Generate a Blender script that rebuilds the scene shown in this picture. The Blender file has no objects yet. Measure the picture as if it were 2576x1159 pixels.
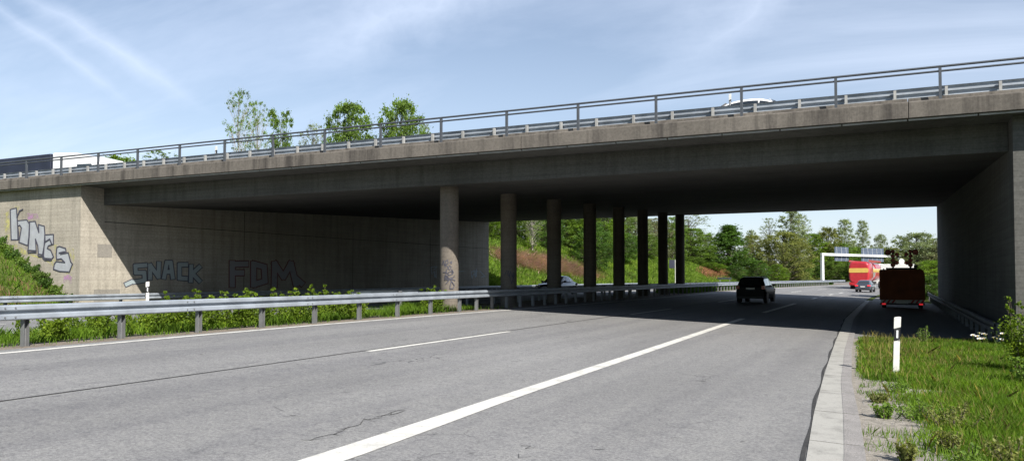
import bpy, math, random
import numpy as np
from mathutils import Vector, Matrix
R = math.radians
HAZE = 0.
scene = bpy.context.scene
COL = scene.collection

# ------------------------------------------------------------------ survey of the place
YAW, PITCH, EYE, FPX, W2 = R(25.9), .03, 1.78, 1978., 1288.
CYP = 697. - FPX*math.tan(PITCH)
def ray(x, y):
    d0, d1, d2 = (x-W2)/FPX, 1., -(y-CYP)/FPX
    d1, d2 = d1*math.cos(PITCH)-d2*math.sin(PITCH), d1*math.sin(PITCH)+d2*math.cos(PITCH)
    c, s = math.cos(YAW), math.sin(YAW)
    return Vector((d0*c-d1*s, d0*s+d1*c, d2))
O = Vector((0, 0, EYE))
def onY(x, y, Y): r = ray(x, y); return O + r*(Y/r.y)
def onX(x, y, X): r = ray(x, y); return O + r*(X/r.x)
def far(x, y, z): return O + ray(x, y)*z

def curve(Y):
    Y = np.asarray(Y, float)
    return np.where(Y < 64, 0, np.where(Y < 100, .00125*(Y-64)**2, 1.62+.09*(Y-100)))
def c1(Y): return float(curve(Y))
HT_Y = [-60, 85, 130, 160, 190, 220, 900]
HT_Z = [6.3, 6.3, 5.2, 3.7, 2.5, 1.9, 1.9]
def ground(X, Y):
    X = np.asarray(X, float); Y = np.asarray(Y, float)
    u = X - curve(Y)
    z = np.interp(u, [-33, -31, -17.2, -13.6, 0, 3, 400], [.3, .28, .55, .557, 0, -.11, -.11])
    ht = np.interp(Y, HT_Y, HT_Z)
    z = z + np.clip((-32.6-u)*.53, 0, ht-.3)
    right = np.clip((u-3.2)*.5, 0, np.where(Y < 64, 6.3, 1.0))
    z = z + right
    inside = (Y > 23.62) & (Y < 62.75) & ((X < -33.2) | (X > 3.02))
    z = np.where(inside, 6.25+.0424*(Y-23), z)
    near = (Y > 62.75) & (Y < 90) & (X < -33)
    return z
def gz(x, y): return float(ground(x, y))

# ------------------------------------------------------------------ tags
def tag(o, label=None, cat=None, group=None, kind=None):
    if label: o['label'] = label
    if cat: o['category'] = cat
    if group: o['group'] = group
    if kind: o['kind'] = kind
    return o
def empty(name, loc=(0, 0, 0), rz=0., scale=1., **k):
    o = bpy.data.objects.new(name, None); COL.objects.link(o)
    o.location = loc; o.rotation_euler = (0, 0, rz)
    o.scale = (scale,)*3 if not hasattr(scale, '__len__') else scale
    o.empty_display_size = .2
    return tag(o, **k)
def link_mesh(name, me, mat, parent=None):
    for m in (mat if isinstance(mat, (list, tuple)) else [mat]): me.materials.append(m)
    o = bpy.data.objects.new(name, me); COL.objects.link(o)
    if parent: o.parent = parent
    return o
def copy_tree(o, parent=None):
    c = o.copy(); COL.objects.link(c); c.parent = parent
    for ch in list(o.children): copy_tree(ch, c)
    return c

class MB:
    def __init__(s): s.v = []; s.f = []; s.mi = []; s.sm = []
    def add(s, vs, fs, mi=0, smooth=False):
        n = len(s.v); s.v += [tuple(v) for v in vs]
        for f in fs: s.f.append(tuple(i+n for i in f)); s.mi.append(mi); s.sm.append(smooth)
        return s
    def box(s, x0, x1, y0, y1, z0, z1, mi=0):
        vs = [(x0,y0,z0),(x1,y0,z0),(x1,y1,z0),(x0,y1,z0),(x0,y0,z1),(x1,y0,z1),(x1,y1,z1),(x0,y1,z1)]
        return s.add(vs, [(0,3,2,1),(4,5,6,7),(0,1,5,4),(1,2,6,5),(2,3,7,6),(3,0,4,7)], mi)
    def prism(s, poly, axis, a0, a1, mi=0):
        """closed polygon of 2D points extruded along axis"""
        n = len(poly); vs = []
        for a in (a0, a1):
            for p, q in poly:
                vs.append((a, p, q) if axis == 'x' else ((p, a, q) if axis == 'y' else (p, q, a)))
        fs = [(i, (i+1) % n, n+(i+1) % n, n+i) for i in range(n)]
        fs += [tuple(range(n))[::-1], tuple(range(n, 2*n))]
        return s.add(vs, fs, mi)
    def tube(s, pts, rad, n=8, mi=0, cap=True, smooth=True):
        pts = [Vector(p) for p in pts]
        if not hasattr(rad, '__len__'): rad = [rad]*len(pts)
        vs = []; 
        for i, p in enumerate(pts):
            t = (pts[min(i+1, len(pts)-1)]-pts[max(i-1, 0)])
            t = t.normalized() if t.length > 1e-9 else Vector((0, 0, 1))
            a = Vector((0, 0, 1)) if abs(t.z) < .9 else Vector((1, 0, 0))
            e1 = t.cross(a).normalized(); e2 = t.cross(e1)
            for k in range(n):
                th = 2*math.pi*k/n
                vs.append(p+(e1*math.cos(th)+e2*math.sin(th))*rad[i])
        fs = []
        for i in range(len(pts)-1):
            for k in range(n):
                a = i*n+k; b = i*n+(k+1) % n
                fs.append((a, b, b+n, a+n))
        s.add(vs, fs, mi, smooth)
        if cap:
            s.add(vs[:n], [tuple(range(n))[::-1]], mi); s.add(vs[-n:], [tuple(range(n))], mi)
        return s
    def loft(s, rings, mi=0, smooth=True, closed=True):
        n = len(rings[0]); vs = [p for r in rings for p in r]; fs = []
        for i in range(len(rings)-1):
            for k in range(n if closed else n-1):
                a = i*n+k; b = i*n+(k+1) % n
                fs.append((a, b, b+n, a+n))
        s.add(vs, fs, mi, smooth)
        if closed:
            s.add(rings[0], [tuple(range(n))[::-1]], mi); s.add(rings[-1], [tuple(range(n))], mi)
        return s
    def build(s, name, mat, parent=None, bevel=0):
        me = bpy.data.meshes.new(name); me.from_pydata(s.v, [], s.f)
        me.polygons.foreach_set('material_index', s.mi); me.polygons.foreach_set('use_smooth', s.sm)
        me.update()
        o = link_mesh(name, me, mat, parent)
        if bevel:
            b = o.modifiers.new('bevel', 'BEVEL'); b.width = bevel; b.segments = 2; b.limit_method = 'ANGLE'
        return o

def np_mesh(name, verts, nper, mat, parent=None, smooth=False):
    """verts: (N*nper,3); each consecutive nper verts form one face"""
    verts = np.asarray(verts, np.float32).reshape(-1, 3); nf = len(verts)//nper
    me = bpy.data.meshes.new(name)
    me.vertices.add(len(verts)); me.vertices.foreach_set('co', verts.ravel())
    me.loops.add(nf*nper); me.loops.foreach_set('vertex_index', np.arange(nf*nper, dtype=np.int32))
    me.polygons.add(nf); me.polygons.foreach_set('loop_start', np.arange(0, nf*nper, nper, dtype=np.int32))
    me.update(calc_edges=True)
    return link_mesh(name, me, mat, parent)

# ------------------------------------------------------------------ materials
def new_mat(name):
    m = bpy.data.materials.new(name); m.use_nodes = True
    return m, m.node_tree.nodes, m.node_tree.links, m.node_tree.nodes['Principled BSDF']
def pset(b, **k):
    for n, v in k.items(): b.inputs[n.replace('_', ' ')].default_value = v
def rgb(c): return (c[0], c[1], c[2], 1)
def node(N, t, **k):
    n = N.new(t)
    for a, v in k.items(): setattr(n, a, v)
    return n
def ramp(N, L, fac, stops):
    r = N.new('ShaderNodeValToRGB'); L.new(fac, r.inputs[0])
    e = r.color_ramp.elements
    while len(e) < len(stops): e.new(.5)
    for i, (p, c) in enumerate(stops):
        e[i].position = p; e[i].color = c if len(c) == 4 else rgb(c)
    return r.outputs[0]
def mix(N, L, fac, a, b, mode='MIX'):
    m = node(N, 'ShaderNodeMix', data_type='RGBA', blend_type=mode)
    for s, v in ((0, fac), (6, a), (7, b)):
        if hasattr(v, 'is_output') or isinstance(v, bpy.types.NodeSocket): L.new(v, m.inputs[s])
        else: m.inputs[s].default_value = v if s == 0 else (v if len(v) == 4 else rgb(v))
    return m.outputs[2]
def coord(N, L, kind='world', scale=(1, 1, 1)):
    if kind == 'world': s = N.new('ShaderNodeNewGeometry').outputs['Position']
    else: s = N.new('ShaderNodeTexCoord').outputs['Object']
    mp = N.new('ShaderNodeMapping'); mp.inputs['Scale'].default_value = scale
    L.new(s, mp.inputs['Vector']); return mp.outputs[0]
def noise(N, L, v, scale, detail=5, rough=.55, dist=0.):
    n = N.new('ShaderNodeTexNoise'); L.new(v, n.inputs['Vector'])
    pset(n, Scale=scale, Detail=detail, Roughness=rough, Distortion=dist)
    return n.outputs['Fac']
def bump(N, L, b, h, strength=.3, dist=.02):
    n = N.new('ShaderNodeBump'); L.new(h, n.inputs['Height'])
    pset(n, Strength=strength, Distance=dist); L.new(n.outputs[0], b.inputs['Normal'])

def mat_flat(name, c, rough=.5, metal=0., var=.12, scale=6, kind='object', coat=0., bumpk=0.):
    m, N, L, b = new_mat(name)
    v = coord(N, L, kind); f = noise(N, L, v, scale)
    lo = tuple(x*(1-var) for x in c); hi = tuple(min(1, x*(1+var)) for x in c)
    L.new(ramp(N, L, f, [(.3, lo), (.7, hi)]), b.inputs['Base Color'])
    pset(b, Roughness=rough, Metallic=metal)
    if coat: b.inputs['Coat Weight'].default_value = coat
    if bumpk: bump(N, L, b, f, bumpk, .01)
    return m
def mat_emit(name, c, s):
    m, N, L, b = new_mat(name)
    pset(b, Base_Color=rgb(c), Roughness=.3, Emission_Color=rgb(c), Emission_Strength=s); return m

def mat_concrete(name, base, dark, streak=.5, boards=.4, lines=None, rough=.9, pits=True):
    m, N, L, b = new_mat(name)
    v = coord(N, L)
    big = noise(N, L, v, .35, 6, .6)
    col = ramp(N, L, big, [(.3, tuple(x*.78 for x in base)), (.5, base), (.72, tuple(min(1, x*1.15) for x in base))])
    vs = coord(N, L, scale=(2.2, 2.2, .16)); st = noise(N, L, vs, 1.3, 6, .65)
    stf = ramp(N, L, st, [(.46, (0, 0, 0)), (.68, (streak,)*3)])
    col = mix(N, L, stf, col, dark)
    fine = noise(N, L, v, 14, 6, .7)
    ff = ramp(N, L, fine, [(.35, (.72, .72, .72)), (.65, (1.1, 1.1, 1.1))])
    col = mix(N, L, .8, col, ff, 'MULTIPLY')
    hgt = fine
    if boards:
        w = node(N, 'ShaderNodeTexWave', wave_type='BANDS', bands_direction='Z')
        L.new(coord(N, L, scale=(1, 1, 1)), w.inputs['Vector']); pset(w, Scale=2.1, Distortion=.25, Detail=2)
        wf = ramp(N, L, w.outputs['Fac'], [(0, (1-boards*.5,)*3), (.12, (1, 1, 1))])
        vb = coord(N, L, scale=(.25, .25, 7)); nb = noise(N, L, vb, 1., 2)
        nbf = ramp(N, L, nb, [(.4, (1-boards*.35,)*3), (.6, (1.05, 1.05, 1.05))])
        col = mix(N, L, 1., col, wf, 'MULTIPLY'); col = mix(N, L, .9, col, nbf, 'MULTIPLY')
        hgt = nb
    L.new(col, b.inputs['Base Color']); pset(b, Roughness=rough)
    b.inputs['Specular IOR Level'].default_value = .2
    bump(N, L, b, fine, .25, .01)
    return m

def mat_asphalt():
    m, N, L, b = new_mat('asphalt')
    v = coord(N, L)
    col = ramp(N, L, noise(N, L, coord(N, L, scale=(1, .35, 1)), .35, 5, .6), [(.3, (.172, .171, .172)), (.7, (.222, .221, .222))])
    agg = noise(N, L, v, 95, 3, .8)
    col = mix(N, L, 1., col, ramp(N, L, agg, [(.3, (.62, .62, .62)), (.5, (1, 1, 1)), (.72, (1.5, 1.5, 1.48))]), 'MULTIPLY')
    ag2 = noise(N, L, v, 30, 2, .6)
    col = mix(N, L, 1., col, ramp(N, L, ag2, [(.32, (.74, .74, .75)), (.5, (1, 1, 1)), (.7, (1.2, 1.2, 1.18))]), 'MULTIPLY')
    trk = noise(N, L, coord(N, L, scale=(1.5, .03, 1)), 1., 3, .5)
    col = mix(N, L, 1., col, ramp(N, L, trk, [(.35, (.90, .90, .91)), (.6, (1.04, 1.04, 1.03))]), 'MULTIPLY')
    # coarse mottling: worn patches
    mot = noise(N, L, v, 7, 5, .7)
    col = mix(N, L, 1., col, ramp(N, L, mot, [(.3, (.82, .82, .84)), (.5, (1, 1, 1)), (.72, (1.10, 1.10, 1.08))]), 'MULTIPLY')
    # short dark flecks and cracks
    fl = noise(N, L, coord(N, L, scale=(3.2, 1.1, 1)), 1.6, 6, .72)
    col = mix(N, L, ramp(N, L, fl, [(.63, (0, 0, 0)), (.71, (.6, .6, .6))]), col, (.08, .08, .088))
    vo = node(N, 'ShaderNodeTexVoronoi', feature='DISTANCE_TO_EDGE')
    dn = node(N, 'ShaderNodeTexNoise'); L.new(v, dn.inputs['Vector']); pset(dn, Scale=1.8, Detail=5)
    mv = node(N, 'ShaderNodeVectorMath', operation='MULTIPLY_ADD'); L.new(dn.outputs['Color'], mv.inputs[0]); mv.inputs[1].default_value = (.9, .9, 0)
    L.new(v, mv.inputs[2]); L.new(mv.outputs[0], vo.inputs['Vector']); pset(vo, Scale=1.15)
    ck = ramp(N, L, vo.outputs['Distance'], [(.004, (1, 1, 1)), (.018, (0, 0, 0))])
    msk = ramp(N, L, noise(N, L, coord(N, L, scale=(1, .5, 1)), .55, 4), [(.56, (0, 0, 0)), (.68, (.75, .75, .75))])
    cm = node(N, 'ShaderNodeMath', operation='MULTIPLY'); L.new(ck, cm.inputs[0]); L.new(msk, cm.inputs[1])
    col = mix(N, L, cm.outputs[0], col, (.045, .045, .048))
    L.new(col, b.inputs['Base Color']); pset(b, Roughness=.88)
    b.inputs['Specular IOR Level'].default_value = .25
    bump(N, L, b, agg, .45, .006)
    return m
def mat_paint_line(name, c, wear=.55, scale=3):
    m, N, L, b = new_mat(name)
    v = coord(N, L)
    f = noise(N, L, v, scale, 8, .75); g = noise(N, L, v, 60, 3, .8)
    a = ramp(N, L, f, [(.3, tuple(x*.62 for x in c)), (.52, c)])
    a = mix(N, L, 1., a, ramp(N, L, g, [(.28, (.55, .55, .55)), (.45, (1, 1, 1))]), 'MULTIPLY')
    L.new(a, b.inputs['Base Color']); pset(b, Roughness=.7); bump(N, L, b, g, .5, .006)
    # flaked edges and pinholes show the road below
    t = N.new('ShaderNodeBsdfTransparent'); mx = N.new('ShaderNodeMixShader')
    hole = noise(N, L, v, 26, 4, .8)
    L.new(ramp(N, L, hole, [(wear*.5, (0, 0, 0)), (wear*.5+.05, (1, 1, 1))]), mx.inputs[0])
    L.new(t.outputs[0], mx.inputs[1]); L.new(b.outputs[0], mx.inputs[2])
    L.new(mx.outputs[0], N['Material Output'].inputs['Surface'])
    return m
def mat_ground():
    m, N, L, b = new_mat('grassland')
    v = coord(N, L)
    a = ramp(N, L, noise(N, L, v, .5, 8, .7), [(.3, (.040, .062, .014)), (.5, (.075, .105, .022)), (.7, (.115, .125, .035))])
    d = ramp(N, L, noise(N, L, v, 2.2, 6, .7), [(.52, (0, 0, 0)), (.66, (.7, .7, .7))])
    a = mix(N, L, d, a, (.15, .115, .075))
    f = noise(N, L, v, 9, 6, .75)
    a = mix(N, L, 1., a, ramp(N, L, f, [(.3, (.55, .55, .55)), (.7, (1.4, 1.4, 1.4))]), 'MULTIPLY')
    L.new(a, b.inputs['Base Color']); pset(b, Roughness=1.); b.inputs['Specular IOR Level'].default_value = .1
    bump(N, L, b, f, .8, .1); return m
def mat_soil(name, c1_, c2_, s=5):
    m, N, L, b = new_mat(name); v = coord(N, L)
    f = noise(N, L, v, s, 8, .75); g = noise(N, L, v, 60, 3, .8)
    a = ramp(N, L, f, [(.35, c1_), (.65, c2_)])
    a = mix(N, L, 1., a, ramp(N, L, g, [(.3, (.55, .55, .55)), (.7, (1.4, 1.4, 1.4))]), 'MULTIPLY')
    L.new(a, b.inputs['Base Color']); pset(b, Roughness=1.); bump(N, L, b, g, .7, .02); return m
def mat_leaf(name, c, var=.45, trans=.45, yellow=0., kind='world', ns=.35, dry=0.):
    m, N, L, b = new_mat(name)
    f = noise(N, L, coord(N, L, kind), ns, 4, .6)
    r = N.new('ShaderNodeNewGeometry').outputs['Random Per Island']
    lo = tuple(x*(1-var) for x in c); hi = (c[0]*(1+var)+.02*yellow, c[1]*(1+var), c[2]*(1+var*.4))
    a = ramp(N, L, f, [(.3, lo), (.5, c), (.7, hi)])
    a = mix(N, L, 1., a, ramp(N, L, r, [(0, (.62, .66, .6)), (1, (1.4, 1.32, 1.3))]), 'MULTIPLY')
    L.new(a, b.inputs['Base Color']); pset(b, Roughness=.6); b.inputs['Specular IOR Level'].default_value = .25
    if dry:
        pf = noise(N, L, coord(N, L, kind), 1.1, 6, .7)
        a = mix(N, L, ramp(N, L, pf, [(.50, (0, 0, 0)), (.66, (dry,)*3)]), a, (.21, .19, .055))
    tr = N.new('ShaderNodeBsdfTranslucent'); L.new(mix(N, L, 1., a, (1.25, 1.25, .6), 'MULTIPLY'), tr.inputs['Color'])
    mx = N.new('ShaderNodeMixShader'); mx.inputs[0].default_value = trans
    L.new(b.outputs[0], mx.inputs[1]); L.new(tr.outputs[0], mx.inputs[2])
    L.new(mx.outputs[0], N['Material Output'].inputs['Surface'])
    return m

def mat_spray(name, c, cover=.5):
    m, N, L, b = new_mat(name); v = coord(N, L)
    f = noise(N, L, v, 2.5, 7, .75)
    pset(b, Base_Color=rgb(c), Roughness=.7)
    t = N.new('ShaderNodeBsdfTransparent'); mx = N.new('ShaderNodeMixShader')
    L.new(ramp(N, L, f, [(.62-cover*.4, (0, 0, 0)), (.78-cover*.4, (.9, .9, .9))]), mx.inputs[0])
    L.new(t.outputs[0], mx.inputs[1]); L.new(b.outputs[0], mx.inputs[2])
    L.new(mx.outputs[0], N['Material Output'].inputs['Surface'])
    return m

M = dict(
    asphalt=mat_asphalt(),
    line=mat_paint_line('road_paint', (.62, .61, .57), .62),
    gutter_white=mat_paint_line('rough_white_paint', (.36, .352, .325), .60),
    gutter=mat_soil('gutter_stone', (.215, .205, .20), (.30, .285, .275), 3),
    crack=mat_soil('crack_dirt', (.05, .05, .05), (.09, .09, .09)),
    joint=mat_soil('bitumen_joint', (.02, .02, .022), (.05, .05, .05)),
    grassland=mat_ground(),
    dirt=mat_soil('verge_dirt', (.13, .105, .08), (.25, .21, .17)),
    gravel=mat_soil('gravel', (.17, .155, .13), (.34, .31, .27), 9),
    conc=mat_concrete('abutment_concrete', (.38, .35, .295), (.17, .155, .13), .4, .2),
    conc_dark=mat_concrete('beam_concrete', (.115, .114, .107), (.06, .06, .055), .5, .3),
    conc_under=mat_concrete('soffit_concrete', (.085, .084, .08), (.05, .05, .05), .4, .2),  # underside colour darkened to deepen the shade below the deck
    conc_cap=mat_concrete('parapet_concrete', (.148, .134, .118), (.055, .050, .046), .9, 0),
    conc_col=mat_concrete('column_concrete', (.17, .148, .125), (.11, .1, .09), .4, .15),
    patch=mat_concrete('repair_mortar', (.24, .225, .20), (.18, .17, .15), .2, 0),
    galv=mat_flat('galvanised_steel', (.31, .345, .39), .5, .25, .22, 2.2, 'world'),
    galv_dull=mat_flat('weathered_steel', (.36, .36, .35), .6, .3, .2, 3, 'world'),
    rail=mat_flat('grey_painted_steel', (.075, .083, .095), .45, .2, .1, 3),
    dull_post=mat_flat('dark_zinc', (.20, .205, .21), .55, .3, .15, 5, 'world'),
    post_white=mat_flat('white_plastic', (.62, .62, .59), .5, 0, .16, 9),
    post_black=mat_flat('black_plastic', (.010, .010, .013), .5),
    reflector=mat_flat('reflector', (.75, .78, .8), .2),
    black_paint=mat_flat('black_car_paint', (.004, .005, .008), .45, 0, .1, 4),
    dark_blue=mat_flat('dark_blue_car_paint', (.035, .05, .085), .2, .2, .1, 4, coat=.8),
    grey_paint=mat_flat('slate_car_paint', (.075, .085, .11), .25, .3, .1, 4, coat=.7),
    white_paint=mat_flat('white_vehicle_paint', (.80, .80, .80), .3, 0, .04, 4, coat=.5),
    tarp=mat_flat('dark_tarpaulin', (.018, .022, .04), .5, 0, .3, 1),
    glass=mat_flat('dark_glass', (.02, .025, .03), .06, 0, .1, 2, coat=1.),
    rubber=mat_flat('tyre_rubber', (.02, .02, .02), .8),
    alloy=mat_flat('alloy', (.45, .45, .46), .35, .8),
    shaded_rail=mat_flat('shade_darkened_steel', (.12, .12, .125), .7, .2, .15, 3),  # steel colour darkened to stand for shade along the right wall
    trim=mat_flat('dark_trim', (.025, .025, .027), .6),
    plate=mat_flat('plate_white', (.7, .7, .68), .4),
    redlamp=mat_flat('red_lens', (.45, .02, .02), .2, coat=1),
    redlit=mat_emit('lit_tail_lamp', (.8, .03, .04), .35),
    tank_red=mat_flat('tanker_red', (.42, .025, .035), .3, 0, .15, 2, coat=.6),
    tank_yel=mat_flat('tanker_yellow', (.62, .42, .10), .35, 0, .1, 2, coat=.4),
    tank_silver=mat_flat('tanker_silver', (.6, .6, .62), .25, .6, .1, 2),
    rust=mat_flat('rusty_orange_board', (.25, .078, .03), .8, 0, .3, 1.4),
    lamp_red=mat_flat('dark_red_lamp', (.55, .05, .03), .35),
    stripe_red=mat_flat('stripe_red', (.5, .03, .03), .5),
    sign_back=mat_flat('sign_back', (.12, .15, .21), .45, .4, .15, 1),
    sign_rib=mat_flat('sign_rib', (.55, .57, .6), .5, .2),
    gantry=mat_flat('gantry_paint', (.66, .68, .70), .45, 0, .06, 1),
    silver_spray=mat_flat('chrome_spray', (.40, .42, .46), .45, .15, .12, 3, 'world'),
    black_spray=mat_flat('black_spray', (.06, .06, .085), .6),
    yellow_spray=mat_spray('yellow_spray', (.55, .52, .20), .40),
    pink_spray=mat_spray('pink_spray', (.47, .26, .46), .4),
    blue_spray=mat_spray('bluegrey_spray', (.34, .40, .42), .95),
    dkblue_spray=mat_spray('dull_spray', (.31, .31, .33), .95),
    red_spray=mat_spray('red_spray', (.17, .06, .06), .9),
    pale_spray=mat_spray('pale_spray', (.36, .42, .47), .95),
    bark=mat_soil('bark', (.07, .055, .04), (.16, .13, .10), 4),
    palebark=mat_soil('pale_bark', (.22, .20, .17), (.36, .33, .29), 4),
    twig=mat_leaf('dry_twigs', (.50, .34, .31), .35, .1),
    lf_mid=mat_leaf('leaf_mid', (.13, .215, .04)),
    lf_dark=mat_leaf('leaf_dark', (.075, .15, .028)),
    lf_bright=mat_leaf('leaf_bright', (.13, .225, .026), yellow=1),
    lf_olive=mat_leaf('leaf_olive', (.185, .21, .065)),
    lf_pale=mat_leaf('leaf_pale', (.22, .275, .15), .3),
    lf_grey=mat_leaf('leaf_grey', (.19, .205, .12), .3),
    lf_shrub=mat_leaf('leaf_shrub', (.135, .215, .02), .4, ns=2.5, yellow=1),
    blade=mat_leaf('grass_blade', (.125, .235, .022), .4, .5, ns=1.3, yellow=1, dry=.45),
    blade_dry=mat_leaf('dry_blade', (.22, .20, .07), .35, .4, ns=1.5),
    weed_red=mat_leaf('rusty_weed', (.29, .14, .08), .3, .3),
    weed_brown=mat_leaf('brown_weed', (.20, .13, .075), .3, .2),
    petal=mat_flat('petal', (.8, .8, .78), .6),
)

M['black_paint'].node_tree.nodes['Principled BSDF'].inputs['Specular IOR Level'].default_value = .15
# ------------------------------------------------------------------ ground, roads, markings
xs = sorted(set([-900, -600, -400, -250, -180, -140, -110, -90] + list(np.arange(-78, -34, 2.)) + [-34, -33.4, -33.22, -33.18, -33, -32.6, -31, -28, -24, -20, -17.2, -15.5, -13.6,
      -11, -9, -6, -3, -1.5, 0, 1, 2, 2.9, 2.98, 3.06, 3.2, 4, 6, 8, 10, 13, 16, 20, 28, 40, 60, 90, 140, 200, 300, 500, 800]))
ys = sorted(set([-300, -150, -80, -50] + list(np.arange(-30, 22, 2.)) + [22, 23, 23.58, 23.66, 25, 30, 35, 40, 45, 50, 55, 60, 62.7, 62.8] + list(np.arange(64, 130, 3.)) +
      list(np.arange(130, 260, 8.)) + [280, 320, 380, 460, 600, 900, 1500]))
XX, YY = np.meshgrid(xs, ys, indexing='ij')
XW = XX + curve(YY)*(1 if True else 0)
ZZ = ground(XW, YY)
rngp = np.random.RandomState(3)
bumpy = (rngp.rand(*XX.shape)-.5)*.25*((XX < -34) | (XX > 6))*(YY > -100)
ZZ = ZZ + np.where((YY > 22) & (YY < 64), 0, bumpy) - .03
V = np.stack([XW, YY, ZZ], -1).reshape(-1, 3); ny = len(ys)
F = [(i*ny+j, (i+1)*ny+j, (i+1)*ny+j+1, i*ny+j+1) for i in range(len(xs)-1) for j in range(ny-1)]
g = MB(); g.add(V.tolist(), F, 0, False)
tag(g.build('ground', M['grassland']), kind='structure')

def strip(name, x0, x1, mat, ylist, dz, kind='structure', widthf=None):
    """sheet following the road between lateral offsets (callables or numbers)"""
    g = MB(); vs = []; fs = []
    nx = 1 if (callable(x0) or (not callable(x1) and x1-x0 < 5)) else 8
    for Y in ylist:
        a = x0(Y) if callable(x0) else x0; b = x1(Y) if callable(x1) else x1
        for k in range(nx+1):
            u = a+(b-a)*k/nx; X = u+c1(Y)
            vs.append((X, Y, float(np.interp(u, [-33, -31, -17.2, -13.6, 0, 3], [.3, .28, .55, .557, 0, -.11]))+dz))
    n = nx+1
    for j in range(len(ylist)-1):
        for k in range(nx): fs.append((j*n+k, j*n+k+1, (j+1)*n+k+1, (j+1)*n+k))
    g.add(vs, fs, 0, False)
    o = g.build(name, mat)
    return tag(o, kind=kind)
YL = list(np.arange(-30, 50, 2.))+list(np.arange(50, 130, 3.))+list(np.arange(130, 420, 10.))
def pl(ys_, xs_): return lambda Y: float(np.interp(Y, ys_, xs_))
gutL = pl([5, 8, 10.8, 15.2, 22.6, 35, 50], [-.66, -.74, -.91, -1.11, -1.39, -1.78, -1.85])
gutW = pl([5, 8.2, 10.7, 14.3, 20.4, 35, 50], [-.38, -.45, -.59, -.82, -1.08, -1.50, -1.60])
gutR = pl([5, 8.3, 10.5, 14.4, 20.5, 35, 50], [-.18, -.29, -.42, -.69, -.96, -1.38, -1.48])
edgeL = pl([0, 8, 11, 16, 22, 27.5, 36, 60], [-13.0, -13.11, -13.28, -13.39, -13.31, -13.11, -12.9, -12.9])
brL = pl([0, 5.4, 7, 10, 16, 31, 50], [-4.6, -4.66, -4.70, -4.77, -4.90, -5.30, -5.45])
brR = pl([0, 5.6, 7.2, 9.4, 15.4, 30, 50], [-4.28, -4.33, -4.40, -4.52, -4.66, -5.06, -5.20])
strip('road', -13.55, lambda Y: gutL(Y)-.03, M['asphalt'], YL, 0.)
strip('opposite_road', -31., -17.2, M['asphalt'], YL, 0.)
strip('slip_road', lambda Y: gutR(Y)+.01, lambda Y: 2.7 if Y < 65 else 1.8, M['asphalt'], [Y for Y in [24.7]+YL if Y > 24.6], -.004)
strip('median_dirt', -14.6, -13.55, M['dirt'], YL, -.008)
strip('median_soil', -17.2, -14.6, M['dirt'], YL, -.012)
strip('gravel_verge', lambda Y: gutR(Y), lambda Y: 1.6-.04*max(0, Y-10), M['gravel'], [Y for Y in YL if Y < 25]+[24.8], -.012)
# road markings: everything painted white on the roads
def band(g, fa, fb, y0, y1, dz=.006, st=1.5):
    n = max(2, int((y1-y0)/st)+1); vs = []
    for i in range(n+1):
        Y = y0+(y1-y0)*i/n
        for f in (fa, fb):
            u = f(Y) if callable(f) else f
            vs.append((u+c1(Y), Y, float(np.interp(u, [-33, -31, -17.2, -13.6, 0, 3], [.3, .28, .55, .557, 0, -.11]))+dz))
    g.add(vs, [(2*i, 2*i+1, 2*i+3, 2*i+2) for i in range(n)])
g = MB()
band(g, lambda Y: edgeL(Y)-.07, lambda Y: edgeL(Y)+.07, -5, 260)
band(g, brL, brR, 0, 30.7)
for y0, y1 in ((36.2, 49.5), (60.5, 64), (67, 70), (75, 78), (83.5, 86.5), (92, 95), (100, 103), (110, 113), (120, 123)): band(g, lambda Y: brL(Y)+.02, brR, y0, y1)
for k in range(-1, 14):
    y0 = 12.3+16.6*k; band(g, -9.09, -8.95, y0, y0+6.1)
for k in range(-2, 14): band(g, -23.0, -22.8, 14+16.6*k-8, 14+16.6*k)
band(g, -17.75, -17.58, -10, 260); band(g, -30.3, -30.1, -10, 260)
tag(g.build('road_markings', M['line']), kind='structure')
g = MB(); band(g, -9.16, -9.115, -5, 64, .005); band(g, lambda Y: gutL(Y)-.075-.02*math.sin(Y*1.7), lambda Y: gutL(Y)-.03-.02*math.sin(Y*1.7), 2, 60, .005, .5)
tag(g.build('road_joints', M['joint']), kind='structure')
g = MB()
for k in range(30):      # concrete gutter slabs 2 m long with painted face
    y0 = 3+k*2.; band(g, lambda Y: gutL(Y)-.035, gutW, y0, y0+1.985, .012, .5)
tag(g.build('gutter_paint', M['gutter_white']), kind='structure')
g = MB()
for k in range(30):
    y0 = 3+k*2.; band(g, gutW, lambda Y: gutR(Y)+.03, y0, y0+1.985, .016, .5)
tag(g.build('gutter_stones', M['gutter']), kind='structure')
g = MB()
def on_road(px, py):
    q = ray(px, py); t = -EYE/(q.z+.041*q.x); return O+q*t
rc = random.Random(12)
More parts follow.
